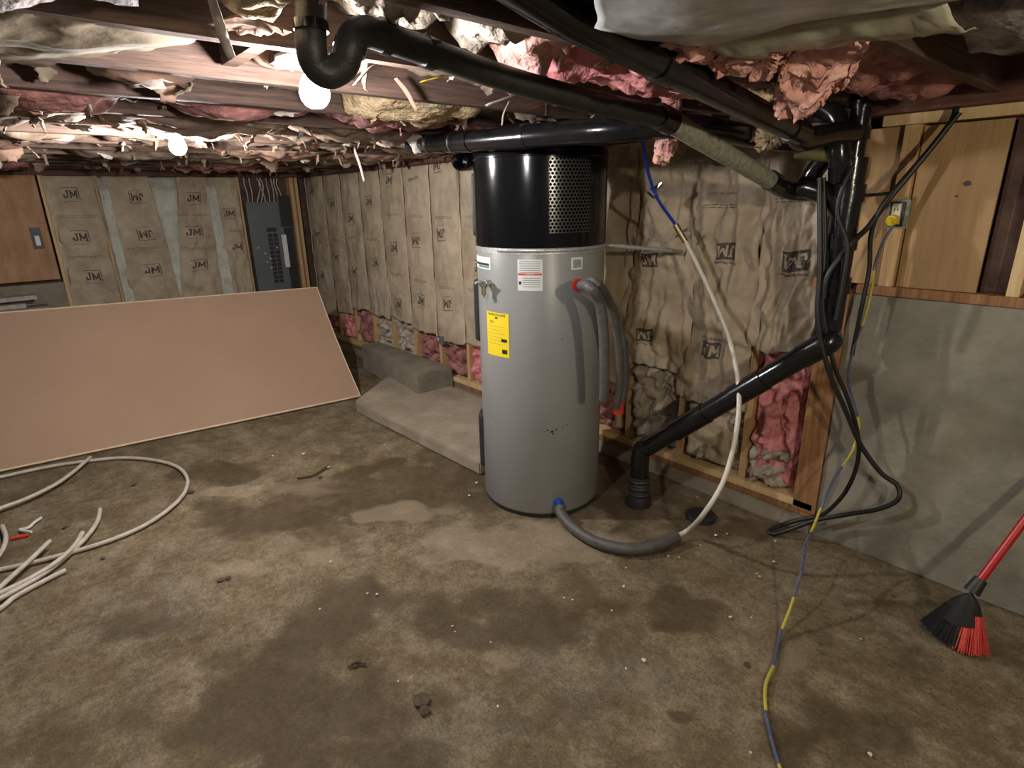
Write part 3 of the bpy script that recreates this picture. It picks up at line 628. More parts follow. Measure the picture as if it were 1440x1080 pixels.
# hot outlet ring and two hoses
def fitting(px, py, mcol, nm):
    a, z = hc(px, py); p = hp(a, z); nd = Vector((math.cos(a), math.sin(a), 0))
    MB().tube([p-nd*.002, p+nd*.012], .027, 28).tube([p+nd*.012, p+nd*.016], .022, 28).build(nm, mcol, heat, smooth=True)
    MB().tube([p+nd*.010, p+nd*.04], .010, 14).build('nipple', 'steel', heat, smooth=True); return p, nd
pr_, nr = fitting(811, 400, 'red', 'hot_collar')
pb_, nb = fitting(785, 707, 'blue', 'cold_collar')
q = pr_+nr*.03
def yp(px, py, y): return AY(px, py, y)
one([q, yp(829, 403, 1.67), yp(843, 425, 1.72), yp(849, 470, 1.76), yp(850, 540, 1.79), yp(849, 562, 1.80)], .021, 'drain_hose', 'foam', 'thick grey hose bending down the heater side from the red collar', 'hose', n=16)
one([q+nr*.012+Vector((.01, 0, .014)), yp(838, 398, 1.70), yp(856, 425, 1.84), yp(868, 470, 1.93), yp(872, 530, 2.0), yp(867, 574, 2.02)], [.017]*41, 'foam_hose', 'foam', 'outer grey insulated hose ending in a red wrap beside the wall', 'hose', n=16)
one([q+nr*.025+Vector((.01, 0, .02)), yp(846, 403, 1.74), yp(866, 440, 1.95), yp(879, 490, 2.05), yp(881, 540, 2.1), yp(874, 572, 2.1)], .013, 'clear_hose', 'foam', 'thin shiny hose curving outermost beside the two heater hoses', 'hose', n=12)
pA = yp(869, 570, 2.06)
ht = thing('hose_end', 'red taped hose end with brass nipple hanging beside the wall', 'hose end', pA)
MB().tube([pA+Vector((0, 0, .02)), pA+Vector((.005, 0, -.04))], .026, 16).build('tape_wrap', 'red', ht, smooth=True)
MB().tube([pA+Vector((.005, 0, -.035)), pA+Vector((.01, 0, -.10))], .018, 16).build('nipple', 'brass', ht, smooth=True)
# cold feed: foam sleeve on the floor then white pex up to the blue line
cq = pb_+nb*.035
f1 = [cq, AZ(789, 722, .055), AZ(806, 742, .032), AZ(838, 762, .03), AZ(880, 772, .03), AZ(920, 768, .03), AZ(952, 755, .032)]
one(f1, .026, 'foam_sleeve', 'foam', 'grey foam-sleeved hose curling over the floor from the blue collar', 'hose', n=16)
p1 = [AZ(945, 757, .032), AZ(968, 745, .05)]+[AY(*v) for v in ((990, 722, 1.98), (1018, 675, 2.05), (1035, 610, 2.15), (1039, 550, 2.25), (1028, 485, 2.32), (1005, 425, 2.36), (982, 375, 2.36), (962, 336, 2.33))]
one(p1, .0105, 'white_tube', 'pex', 'white plastic water tube arching from the foam sleeve up to the blue line', 'tube', n=12)
bt = thing('blue_line', 'thin blue line with brass coupling hanging from the ceiling to the white tube', 'tube', AY(957, 328, 2.33))
one([AY(957, 328, 2.33), AY(947, 312, 2.3), AY(925, 280, 2.2), AY(912, 245, 2.1), AY(905, 205, 2.0), AY(903, 180, 1.95)], .007, 'line', 'blue_line', parent=bt, n=10)
MB().tube([AY(964, 340, 2.33), AY(950, 316, 2.31)], .014, 12).build('coupling', 'brass', bt, smooth=True)
MB().tube([AY(951, 333, 2.32), AY(966, 322, 2.32)], .005, 8).build('clamp', 'steel', bt, smooth=True)
MB().tube([AY(917, 272, 2.18), AY(931, 257, 2.2)], .012, 8).tube([AY(914, 268, 2.18), AY(922, 275, 2.18)], .017, 8).build('bracket', 'steel', bt, smooth=True)

# ================= BLACK PIPES =================
# upper trap and its long drain
PX = -1.16
tr = thing('drain_trap', 'dusty black drain pipe dropping into a U trap beside the near bulb', 'pipe', AX(437, 40, PX))
tp = [AX(437, -60, PX), AX(437, 40, PX), AX(438, 70, PX), AX(444, 92, PX-.005), AX(462, 103, PX), AX(482, 92, PX), AX(490, 72, PX+.01), AX(497, 52, PX+.01), AX(514, 45, PX+.01), AX(540, 52, PX+.01), AX(600, 72, PX+.01)]
one(tp, .0285, 'trap_pipe', 'dusty_pipe', parent=tr, n=20)
XE = -1.06
for (a, b, r) in (((437, 30), (438, 44), .032), ((491, 72), (494, 61), .032), ((536, 51), (548, 55), .0325), ((596, 71), (610, 76), .034)):
    MB().tube([AX(*a, PX+.004), AX(*b, PX+.004)], r, 20).build('coupling', 'black_pipe', tr, smooth=True)
o = one([AX(600, 72, PX+.01), AX(700, 107, -1.13), AX(800, 135, -1.10), AX(932, 166, XE)], .028, 'drain_pipe', 'dusty_pipe', 'dusty black drain pipe running from the trap above the heater', 'pipe', n=20)
g2 = thing('drain_pipe', 'grey dust-covered lower drain pipe sloping down to the black stack', 'pipe', AX(940, 172, PX))
A_, B_ = AX(938, 168, XE), AX(1088, 257, -1.06)
MB().tube([A_, A_.lerp(B_, .5), B_], .031, 22).build('pipe', 'grey_pipe', g2, smooth=True)
MB().tube([AX(926, 163, XE), AX(944, 172, XE)], .036, 22).build('coupling', 'black_pipe', g2, smooth=True)
MB().tube([AX(1082, 253, -1.06), AX(1100, 264, -1.06)], .036, 22).build('coupling', 'black_pipe', g2, smooth=True)
one([AX(1094, 260, -1.06), AX(1112, 268, -1.04), AX(1135, 270, -1.0), AX(1168, 268, -.93)], .034, 'elbow', 'black_pipe', parent=g2, n=20)
# big upper pipe
b1 = thing('vent_pipe', 'glossy black pipe slanting across the top right of the ceiling', 'pipe', AX(800, 25, -.8))
Pa, Pb, Pc = AX(700, -42, -.74), AX(800, 25, -.80), AX(1122, 186, -.87)
MB().tube([Pa, Pb, Pb.lerp(Pc, .5), Pc], .034, 26).build('pipe', 'black_pipe', b1, smooth=True)
for (t0, t1) in ((.26, .31), (.93, 1.02)): MB().tube([Pb.lerp(Pc, t0), Pb.lerp(Pc, t1)], .0385, 26).build('coupling', 'black_pipe', b1, smooth=True)
one([Pc, Pc+(Pc-Pb).normalized()*.06+Vector((0, 0, -.01)), Vector((-.865, 2.18, 1.69)), Vector((-.85, 2.33, 1.70))], .037, 'elbow', 'black_pipe', parent=b1, n=20)
# pipe above the heater
b2 = thing('drain_pipe', 'glossy black horizontal pipe crossing just above the heater', 'pipe', AZ(580, 203, 1.765))
H_ = [AZ(582, 204, 1.768), AY(660, 199, 1.585), AY(750, 191, 1.57), AY(850, 183, 1.62), AY(950, 177, 1.76)]
MB().tube(smooth_path(H_, 4), .041, 26).build('pipe', 'black_pipe', b2, smooth=True)
for (a, b) in ((0, .12), (.55, .62), (.9, 1.05)):
    MB().tube([H_[0].lerp(H_[1], a), H_[0].lerp(H_[1], b)], .044, 26).build('coupling', 'black_pipe', b2, smooth=True)
MB().tube([H_[1].lerp(H_[2], .62), H_[1].lerp(H_[2], .95)], .0445, 26).build('coupling', 'black_pipe', b2, smooth=True)
one([H_[0], H_[0]+Vector((-.05, .03, .01)), H_[0]+Vector((-.09, .05, .06)), H_[0]+Vector((-.11, .06, .16))], .045, 'elbow', 'black_pipe', parent=b2, n=22)
for t in (.35, .78):
    c = H_[0].lerp(H_[1], t); d = (H_[1]-H_[0]).normalized()
    MB().tube([c-d*.004, c+d*.004], .046, 26).build('pipe_strap', 'steel', b2, smooth=True)
one([H_[4], H_[4]+Vector((.05, .10, -.005)), Vector((-1.10, 2.1, 1.70)), Vector((-.96, 2.33, 1.67)), Vector((-.86, 2.36, 1.62))], .038, 'branch', 'black_pipe', parent=b2, n=22)
# open pipe stub left of the heater top
sp_ = AZ(650, 226, 1.68) if False else AY(651, 226, 1.75)
st_ = thing('pipe_stub', 'open black pipe end hanging left of the heater top', 'pipe', sp_)
ax_ = (CAM-sp_); ax_.z = -.1; ax_ = (ax_.normalized()+Vector((-.5, 0, 0))).normalized()
MB().lathe([(.046, -.08), (.046, .03), (.042, .035), (.036, .03), (.036, -.07), (0, -.075)], 28).build('stub', 'black_pipe', st_, smooth=True)
so = st_.children[0]; so.matrix_parent_inverse = Matrix(); so.matrix_basis = ax_.to_track_quat('Z', 'Y').to_matrix().to_4x4()
# the stack
SY = 2.36; SX = -.845
sk = thing('pipe_stack', 'black vertical pipe stack with fittings against the wall post', 'pipe', (SX, SY, 1.0))
MB().tube([(SX, SY, 2.0), (SX, SY, 1.45)], .033, 24).build('upper_pipe', 'black_pipe', sk, smooth=True)
for z in (1.80, 1.70, 1.60): MB().tube([(SX, SY, z-.02), (SX, SY, z+.02)], .040, 24).build('coupling', 'black_pipe', sk, smooth=True)
MB().tube([(SX, SY, 1.62), (SX, SY, 1.0)], .048, 26).build('lower_pipe', 'black_pipe', sk, smooth=True)
for z in (1.50, 1.33, 1.17): MB().tube([(SX, SY, z-.03), (SX, SY, z+.03)], .055, 26).build('coupling', 'black_pipe', sk, smooth=True)
one([(SX, SY, 1.42), (SX-.05, SY-.02, 1.49), (SX-.12, SY-.03, 1.52), (SX-.16, SY-.03, 1.525)], .04, 'wye_branch', 'black_pipe', parent=sk, n=20)
one([(SX-.16, SY+.0, 1.50), (SX-.13, SY, 1.58), (SX-.07, SY-.02, 1.64), (SX, SY-.02, 1.66)], .034, 'loop_pipe', 'black_pipe', parent=sk, n=20)
one([(SX-.02, SY-.05, 1.55), (SX-.02, SY-.08, 1.63), (SX-.05, SY-.08, 1.75), (SX-.14, SY-.1, 1.80), (SX-.22, SY-.12, 1.76)], .036, 'sweep_elbow', 'black_pipe', parent=sk, n=20)
MB().box(SX-.055, SX-.03, SY-.06, SY-.04, 1.15, 1.2, .004).build('clamp_bolt', 'post', sk)
# olive drab pipes/boards around the stack
tag(MB().tube([AY(1118, 214, 2.25), AY(1196, 222, 2.32)], .022, 16).build('olive_pipe', 'olive', None, smooth=True), 'short olive pipe lying across behind the stack top', 'pipe')
tag(MB().tube(smooth_path([AY(1190, 128, 2.3), AY(1215, 121, 2.28), AY(1250, 128, 2.3)], 5), .010, 8).build('pipe_hanger', 'grey_pipe', None, smooth=True), 'pale curved hanger strap above the black stack', 'strap')
# diagonal
dg = thing('floor_drain_pipe', 'black pipe slanting down from the stack into the floor', 'pipe', (-1.66, 2.2, 0))
D0 = Vector((SX, SY, 1.0)); D1 = AY(1165, 480, 2.33); D2 = AY(912, 628, 2.22); fl = AZ(908, 716, 0.)
one([D0, Vector((SX-.01, SY, .955)), D1, D1.lerp(D2, .12)], .048, 'elbow', 'black_pipe', parent=dg, n=22)
MB().tube([D1, D1.lerp(D2, .5), D2], .044, 26).build('pipe', 'black_pipe', dg, smooth=True)
MB().tube([D1.lerp(D2, .30), D1.lerp(D2, .46)], .049, 26).build('coupling', 'black_pipe', dg, smooth=True)
MB().tube([D1.lerp(D2, .62), D1.lerp(D2, .82)], .049, 26).build('coupling', 'black_pipe', dg, smooth=True)
fl = Vector((D2.x-.03, D2.y-.02, 0)); 
one([D2, D2+Vector((-.035, -.01, -.03)), Vector((fl.x, fl.y, .13)), Vector((fl.x, fl.y, .1))], .046, 'elbow', 'black_pipe', parent=dg, n=22)
MB().tube([(fl.x, fl.y, .10), (fl.x, fl.y, -.03)], .047, 24).build('riser', 'black_pipe', dg, smooth=True)
MB().lathe([(.05, .05), (.054, .055), (.054, .075), (.051, .08), (.055, .085), (.055, .115), (.051, .12), (.054, .125), (.054, .15), (.048, .155)], 28, (fl.x, fl.y, 0)).build('rubber_coupling', 'panel_dark', dg, smooth=True)
for z in (.065, .10, .138): MB().tube([(fl.x, fl.y, z-.003), (fl.x, fl.y, z+.003)], .0565, 28).build('hose_clamp', 'steel', dg, smooth=True)
MB().lathe([(.066, -.01), (.066, .02), (.058, .045), (.05, .05)], 28, (fl.x, fl.y, 0)).build('base_collar', 'panel_dark', dg, smooth=True)
# floor drain hole cover
c = AZ(985, 728, 0)
tag(MB().lathe([(0, .012), (.05, .012), (.062, .02), (.070, .02), (.072, .0)], 28, (c.x, c.y, 0)).build('floor_drain', 'panel_dark', None, smooth=True), 'round black drain cap on the floor behind the white tube', 'drain')

# ================= CABLES AND CORDS =================
cb = thing('black_cable', 'thick black cable looping from the stack down to the concrete floor', 'cable', AY(1150, 300, 2.27))
pth = [AY(*v) for v in ((1152, 250, 2.27), (1153, 300, 2.27), (1153, 380, 2.27), (1150, 450, 2.27), (1165, 520, 2.3), (1188, 575, 2.36), (1210, 625, 2.42), (1238, 664, 2.45), (1262, 683, 2.47), (1262, 703, 2.47))]+[AZ(1235, 717, .03)+Vector((0, -.0, 0)), AZ(1180, 726, .012), AZ(1130, 741, .012), AZ(1090, 751, .012), AZ(1084, 744, .012), AZ(1110, 736, .012), AZ(1150, 731, .02)]
pth = pth[:9]+[AY(1262, 703, 2.46), AY(1235, 716, 2.47), AY(1195, 723, 2.47)]+[AY(1150, 731, 2.47), AY(1118, 742, 2.44), AZ(1090, 751, .012), AZ(1082, 746, .012), AY(1110, 735, 2.49), AY(1145, 727, 2.51)]
one(pth, .0095, 'cable', 'cable', parent=cb, n=10)
one([AY(*v) for v in ((1158, 250, 2.3), (1160, 340, 2.3), (1157, 430, 2.3), (1172, 510, 2.33), (1192, 560, 2.38), (1206, 610, 2.42), (1206, 650, 2.44), (1190, 690, 2.46), (1165, 718, 2.49), (1145, 729, 2.50))], .0085, 'second_strand', 'cable', parent=cb, n=10)
one([AY(*v) for v in ((1346, 150, 2.52), (1335, 175, 2.5), (1290, 232, 2.46), (1250, 280, 2.42), (1222, 318, 2.38), (1195, 345, 2.32), (1165, 385, 2.28), (1158, 420, 2.28))], .010, 'black_cable', 'cable', 'thick black cable slanting down from the light top plate across the plywood', 'cable', n=10)
one([AY(*v) for v in ((1350, 158, 2.50), (1320, 195, 2.49), (1275, 247, 2.45), (1240, 290, 2.40), (1225, 330, 2.40), (1222, 380, 2.42), (1210, 440, 2.42), (1198, 500, 2.44))], .008, 'black_cable', 'cable', 'thinner black cable turning down beside the stack in front of the post', 'cable', n=10)
one([AY(*v) for v in ((1250, 272, 2.44), (1215, 275, 2.42), (1180, 276, 2.36))], .006, 'black_wire', 'cable', 'short black wire crossing level from the stack to the slanting cables', 'wire', n=8)
one([AY(*v) for v in ((1200, 235, 2.28), (1186, 262, 2.26), (1178, 300, 2.26), (1192, 345, 2.27), (1186, 400, 2.28), (1176, 450, 2.29))], .008, 'black_cable', 'cable', 'black cable snaking down the front of the pipe stack', 'cable', n=8)
# blue/yellow extension cord, twisted print: two colour stretches
ec = thing('extension_cord', 'blue and yellow extension cord from the outlet down over the floor', 'cord', AY(1262, 303, 2.58))
cp = [AY(1255, 318, 2.52), AY(1240, 345, 2.5), AY(1230, 375, 2.47), AY(1226, 405, 2.46), AY(1215, 450, 2.44), AY(1200, 490, 2.43), AY(1193, 535, 2.43), AY(1203, 575, 2.44), AY(1208, 600, 2.44), AY(1198, 635, 2.42), AY(1175, 670, 2.38), AY(1157, 708, 2.33), AY(1145, 738, 2.26), AY(1133, 765, 2.15), AY(1128, 800, 2.03), AY(1113, 850, 1.90)]+[AZ(1097, 893, .012), AZ(1090, 930, .009), AZ(1077, 962, .009), AZ(1077, 1000, .009), AZ(1085, 1040, .009), AZ(1098, 1085, .009), AZ(1110, 1140, .009)]
sp = smooth_path(cp, 10); n_ = len(sp)
segs = [(0, 22, 'cord_blue'), (22, 42, 'yellow_cable'), (42, 74, 'cord_blue'), (74, 96, 'yellow_cable'), (96, 112, 'cord_blue'), (112, 124, 'yellow_cable'), (124, 148, 'cord_blue'), (148, 158, 'yellow_cable'), (158, 172, 'cord_blue'), (172, 190, 'yellow_cable'), (190, 208, 'cord_blue'), (208, n_-1, 'yellow_cable')]
for a, b, m in segs: MB().tube(sp[a:b+1], .0052, 8).build('cord_stretch', m, ec, smooth=True)
t_ = thing('wall_outlet', 'ivory wall outlet in a metal box on the plywood', 'outlet', AY(1263, 303, YW+.02))
c = AY(1263, 301, YW+.01)
MB().box(c.x-.032, c.x+.038, YW-.006, YW+.024, c.z-.052, c.z+.052, .003).build('metal_box', 'grey_pipe', t_)
MB().box(c.x-.024, c.x+.026, YW-.012, YW-.006, c.z-.045, c.z+.045, .003).build('box_opening', 'panel_dark', t_)
MB().box(c.x-.014, c.x+.016, YW-.022, YW-.010, c.z-.036, c.z+.038, .004).build('receptacle', 'receptacle', t_)
for dx in (-.006, .006): MB().box(c.x+dx-.0012, c.x+dx+.0012, YW-.0235, YW-.0215, c.z+.012, c.z+.022).build('slot', 'panel_dark', t_)
pg = thing('power_plug', 'round yellow plug pushed into the ivory outlet', 'plug', (c.x-.002, YW-.03, c.z-.02))
MB().tube([(c.x-.002, YW-.022, c.z-.02), (c.x-.002, YW-.05, c.z-.022)], .019, 18).tube([(c.x-.002, YW-.05, c.z-.022), (c.x-.004, YW-.062, c.z-.025)], .012, 14).build('plug_body', 'yellow', pg, smooth=True)

# ================= WHITE TUBING ON THE FLOOR, LEFT =================
r_ = .0105
def fp(L, z=.011): return [AZ(x, y, z) for x, y in L]
one(fp([(-60, 684), (0, 671), (60, 658), (110, 650), (170, 644), (215, 647), (248, 656), (263, 672), (260, 692), (240, 714), (205, 738), (160, 758), (110, 774), (50, 790), (0, 801), (-60, 812)]), r_, 'plastic_tubing', 'pex_old', 'long white plastic tube lying in a wide loop on the floor', 'tubing', n=10)
one(fp([(-40, 732), (0, 715), (40, 700), (80, 680), (105, 662), (127, 643)], .028), r_, 'plastic_tubing', 'pex_old', 'white tube whose end crosses over the back of the wide loop', 'tubing', n=10)
for pts, lb, z in (([(141, 716), (136, 735), (120, 757), (98, 778), (60, 808), (0, 842), (-60, 872)], 'white tube with the tallest free end crossing inside the loop', .020),
                ([(116, 749), (104, 768), (80, 790), (45, 812), (0, 834), (-60, 862)], 'white tube end second from the right inside the loop', .032),
                ([(70, 761), (45, 785), (15, 812), (0, 826), (-40, 860)], 'straight white tube with its end at the left near the red scrap', .034),
                ([(92, 802), (60, 818), (20, 840), (0, 856), (-60, 892)], 'lowest white tube, its cut end nearest the open floor', .012),
                ([(3, 740), (8, 755), (4, 772), (-10, 792)], 'short curved white tube end at the left picture edge', .012)):
    one(fp(pts, z), r_, 'plastic_tubing', 'pex_old', lb, 'tubing', n=10)
tt = thing('tubing_scrap', 'crumpled clear and red scrap inside the tubing loop', 'scrap', AZ(40, 745, 0))
one([AZ(58, 728, .008), AZ(48, 735, .012), AZ(40, 742, .012), AZ(28, 745, .01), AZ(44, 748, .01)], .007, 'clear_piece', 'white', parent=tt, n=6)
one([AZ(16, 757, .007), AZ(40, 752, .007)], .008, 'red_piece', 'red', parent=tt, n=6)

# ================= BROOM =================
bs = Vector(AY(1371, 826, 2.22)); bh = Vector(AY(1440, 733, 2.34)); hd = (bh-bs).normalized()
br = thing('broom', 'red-handled broom with black head and red bristle corner leaning on the concrete wall', 'broom', AZ(1350, 915, 0))
tk = (2.53-bs.y)/hd.y
MB().tube([bs, bs+hd*min(1.25, tk)], .0125, 16).build('handle', 'broom_red', br, smooth=True)
MB().tube([bs-hd*.02, bs+hd*.035], [.024, .019], 16).build('socket', 'bristle_black', br, smooth=True)
Lf = AZ(1296, 874, .004); Rf = AZ(1388, 924, .004); Mf = AZ(1336, 925, .004)
def head(u, v, th=0):           # u across, v from socket (0) to floor (1)
    top = bs-hd*.02+(u-.5)*(Rf-Lf)*.22; 
    bot = (Lf*(1-u)**2+Mf*2*u*(1-u)+Rf*u*u)
    return top.lerp(bot, v)
wdir = (Rf-Lf).normalized(); thk = wdir.cross((Mf-bs).normalized()).normalized()
cp_ = MB()
def capf(u, v):
    a = u*2*math.pi; uu = .5+.5*math.cos(a); vv = v*.62
    k = .022*(.6+.5*v); w_ = math.sin(min(1, v*2.2)*math.pi/2)**.6
    p = head(.5+(uu-.5)*w_*1.02+(.0), vv*(1-.25*max(0, uu-.35)) )
    return p+thk*(math.sin(a)*k)
cp_.grid(capf, 28, 10).build('cap', 'bristle_black', br, smooth='all')
for nm, m, u0, u1, N_, v0 in (('black_bristles', 'bristle_black', .0, .62, 480, .40), ('red_bristles', 'bristle_red', .50, 1.0, 200, .35)):
    b = MB(); random.seed(5)
    for k in range(N_):
        u = random.uniform(u0, u1); th = random.uniform(-.02, .02)
        a = head(u, v0)+thk*th*.7; e = head(min(1.02, max(-.02, u+random.uniform(-.03, .03))), random.uniform(.93, 1.0))+thk*th*1.3; e.z = max(.004, e.z)
        b.tube([a, a.lerp(e, .5), e], [.0024, .0022, .0016], 4)
    b.build(nm, m, br, kind='stuff')
tag(MB().tube([AZ(1379, 916, .006), AZ(1388, 915, .006)], .007, 6).build('debris_chip', 'post'), 'small brown wood bit beside the broom bristles', 'debris')

# ================= BULBS =================
def bulb(i, label, loc, zceil):
    t_ = thing('light_bulb', label, 'light bulb', loc)
    prof = [(0, -.034), (.012, -.0325), (.022, -.027), (.030, -.016), (.033, -.002), (.031, .012), (.024, .027), (.016, .040), (.014, .05)]
    MB().lathe(prof, 20, loc).build('glass', 'bulb%d' % i, t_, smooth='all')
    MB().lathe([(.018, .046), (.026, .05), (.030, .056), (.060, zceil-loc[2]-.014), (.075, zceil-loc[2]-.006), (.075, zceil-loc[2]), (0, zceil-loc[2])], 24, loc).build('lampholder', 'porcelain', t_, smooth=True)
bulb(0, 'lit bulb hanging under the joist beside the black trap', BULBS[0][0], 1.805)
bulb(1, 'smaller lit bulb farther off, above the left wall', BULBS[1][0], 1.806)
bulb(2, 'lit bulb under the joists right of the camera', BULBS[2][0], 1.796)

# ================= CEILING INSULATION AND TORN PAPER =================
def flap(mb, x, y, z, wd, ln, ang, seed, curl=.6):
    d = Vector((math.cos(ang), math.sin(ang), 0)); o_ = Vector((-d.y, d.x, 0))
    n = 7; pts = []; tilt = random.uniform(.2, 1.3)
    p = Vector((x, y, z)); vs_ = []
    for j in range(n+1):
        t = j/n; ww = wd*(1-t*.75)*(1+.5*noise.noise(Vector((t*3, seed, 1))))/2
        for s in (-1, -.33, .33, 1): vs_.append(p+d*s*ww+o_*(.012*noise.noise(Vector((s*2, t*4, seed)))) + Vector((0, 0, -.25*ww*(s*s) + .01*noise.noise(Vector((s*3+seed, t*5, 2))))))
        tilt += curl*random.uniform(-.35, .45)
        p = p+(o_*math.sin(tilt)*.7+Vector((0, 0, -1))*abs(math.cos(tilt))+d*random.uniform(-.25, .25))*(ln/n)
    mb.add(vs_, [(j*4+i, j*4+i+1, (j+1)*4+i+1, (j+1)*4+i) for j in range(n) for i in range(3)])
def ceil_piece(x0, x1, y0, y1, z, amp, fq, m, label, group=None, flaps=(), sag=.02, tilt=0, fm='pale_paper', z0skirt=2.02, sharp=False, rag=.02):
    t_ = thing('ceiling_batt', label, 'insulation', ((x0+x1)/2, (y0+y1)/2, z), group)
    sd = random.uniform(0, 90)
    nx = max(8, int((x1-x0)/.011)); ny = max(8, int((y1-y0)/.014)); nx = min(nx, 40); ny = min(ny, 130)
    def fn(u, v):
        x = x0+(x1-x0)*u; y = y0+(y1-y0)*v
        y += rag*noise.noise(Vector((x*14, sd, v*3)))*(1 if .02 < v < .98 else 2)
        e = min(1, min(u, 1-u)*9)*min(1, min(v, 1-v)*12+.0)
        f = fbm(x*fq+sd, y*fq*.8, sd, 5)
        if sharp: f = -abs(f)*1.4+.4+.5*noise.noise(Vector((x*5+y*9, y*2, sd)))
        zz = z-sag*math.sin(math.pi*u)*math.sin(math.pi*v)+amp*f+tilt*(u-.5)
        return (x, y, min(z0skirt, zz+(1-e)*.03 if e > 0 else z0skirt))
    b = MB(); b.grid(fn, nx, ny); b.build('facing' if 'paper' in m else 'fiberglass', m, t_, smooth='all')
    if flaps:
        fb_ = MB()
        for k in range(flaps if isinstance(flaps, int) else len(flaps)):
            q = MB(); flap(q, random.uniform(x0+.03, x1-.02), random.uniform(y0+.03, y1-.03), z-.01, random.choice((.02, .03, .05, .09, .13)), random.uniform(.03, .085), random.uniform(0, 6.28), sd+k)
            q.build('paper_flap', (fm if k % 6 == 1 else random.choice(('paper_dark', 'paper_tan', 'paper_pink', m))), t_, smooth='all', solid=.001)
    return t_
random.seed(21)
def bay(k): return (-1.293-.38*k+.019, -1.293-.38*(k-1)-.019) if k > 0 else ((-1.274, -.912) if k == 0 else (-.874, -.529))
# bay next to the camera side of the trap
b0 = bay(0)
ceil_piece(*b0, -.3, .27, 1.812, .03, 9, 'grey_fluff', 'grey-violet fluffy insulation in the ceiling at the top left corner', flaps=2)
ceil_piece(b0[0]+.02, b0[1], .385, .47, 1.835, .02, 22, 'yellow_fib', 'small tan fibre pad in the ceiling, left of the vertical drain pipe', flaps=1)
ceil_piece(b0[0]+.10, b0[1], .48, .56, 1.89, .04, 14, 'grey_fluff', 'ragged grey fibre scrap in the ceiling touching the vertical drain pipe', flaps=2)
ceil_piece(*b0, .60, .86, 1.885, .05, 11, 'cream', 'cream fluffy insulation in the ceiling right behind the U trap', flaps=2, sharp=True)
ceil_piece(*b0, .88, 1.0, 1.86, .05, 12, 'cream', 'beige fibre tuft between the cream and the pink ceiling insulation')
ceil_piece(*b0, 1.0, 1.13, 1.84, .05, 12, 'pink_pale', 'pale pink fibre piece at the left end of the pink ceiling run')
ceil_piece(*b0, 1.18, 2.0, 1.835, .055, 9, 'pink', 'bright pink lumpy insulation between joists above the long drain', flaps=5, sag=.03)
ceil_piece(*b0, 2.02, 2.48, 1.83, .04, 10, 'paper_dark', 'dark crumpled paper at the wall end of the pink insulated bay', flaps=3)
# bay 1
b1_ = bay(1)
tsd = thing('ceiling_batt', 'smooth tan kraft paper sheet sagging in the ceiling at far left', 'insulation', (-1.47, .1, 1.8))
MB().grid(lambda u, v: (-1.69+.40*u, -.35+v*(.60+.16*u+.05*noise.noise(Vector((u*5, 0, 3)))), 1.795+.008*u-.02*math.sin(math.pi*u)+.03*v**6*(1-.0*u)+.012*fbm(u*1.5, v*4, 5)+.004*math.sin(u*30+v*6)*(1-v)), 50, 70).build('facing', 'paper_tan', tsd, smooth='all', solid=.001)
ceil_piece(*b1_, .56, .80, 1.83, .035, 9, 'paper_pink', 'glowing pinkish torn paper in the ceiling beside the near bulb', flaps=3, fm='paper_pink', sharp=True)
ceil_piece(*b1_, 1.02, 1.50, 1.86, .03, 8, 'paper_dark', 'brown crumpled ceiling paper behind the long drain pipe', flaps=4)
ceil_piece(*b1_, 1.52, 1.96, 1.84, .04, 8, 'paper_tan', 'tan torn paper wad in the ceiling above the heater', flaps=6)
# bay 2
b2_ = bay(2)
ceil_piece(*b2_, -.2, .24, 1.85, .03, 6, 'paper_dark', 'dark brown paper fold in the second ceiling bay at far left', flaps=4)
ceil_piece(*b2_, .26, .52, 1.835, .02, 7, 'paper_pink', 'reddish paper fold over the second ceiling bay', flaps=3, sag=.02)
ceil_piece(*b2_, .60, .92, 1.85, .03, 7, 'paper_dark', 'purple-brown ceiling paper behind the near bulb', flaps=3)
ceil_piece(*b2_, .98, 1.42, 1.80, .03, 10, 'yellow_fib', 'tan fibre batt with a yellow strip hanging right of the near bulb', flaps=3, sag=.03)
ceil_piece(*b2_, 1.45, 2.35, 1.84, .04, 8, 'paper_dark', 'brown ragged ceiling paper over the horizontal pipe', flaps=7)
# far bays
mm = ['paper_dark', 'paper_tan', 'paper_dark', 'old_pink', 'paper_mid', 'paper_dark', 'grey_fluff', 'paper_pink']
desc = {'paper_dark': 'dark brown crumpled paper', 'paper_tan': 'tan kraft paper', 'old_pink': 'dusty pink fibre', 'paper_mid': 'brown kraft paper', 'grey_fluff': 'grey fluffy fibre', 'paper_pink': 'reddish torn paper'}
seg_names = ['nearest the left picture edge', 'before the far bulb', 'past the far bulb', 'at the long wall end']
idx = 0
for k in range(3, 13):
    x0, x1 = bay(k); ys = [-.1, .45+random.uniform(-.1, .1), 1.05+random.uniform(-.1, .1), 1.75+random.uniform(-.1, .1), 2.48]
    for j in range(4):
        m = mm[(idx*5+j*3+k) % 8]; idx += 1
        ceil_piece(max(x0, XL+.04), x1, ys[j], ys[j+1]-.03, random.uniform(1.80, 1.85), .03, 7, m, '%s in ceiling bay %s, %s' % (desc[m], ['third', 'fourth', 'fifth', 'sixth', 'seventh', 'eighth', 'ninth', 'tenth', 'eleventh', 'twelfth'][k-3]+' from the trap', seg_names[j]),
            flaps=random.randint(4, 8), sag=random.uniform(.01, .05), sharp=(m == 'paper_tan' or j == 2))
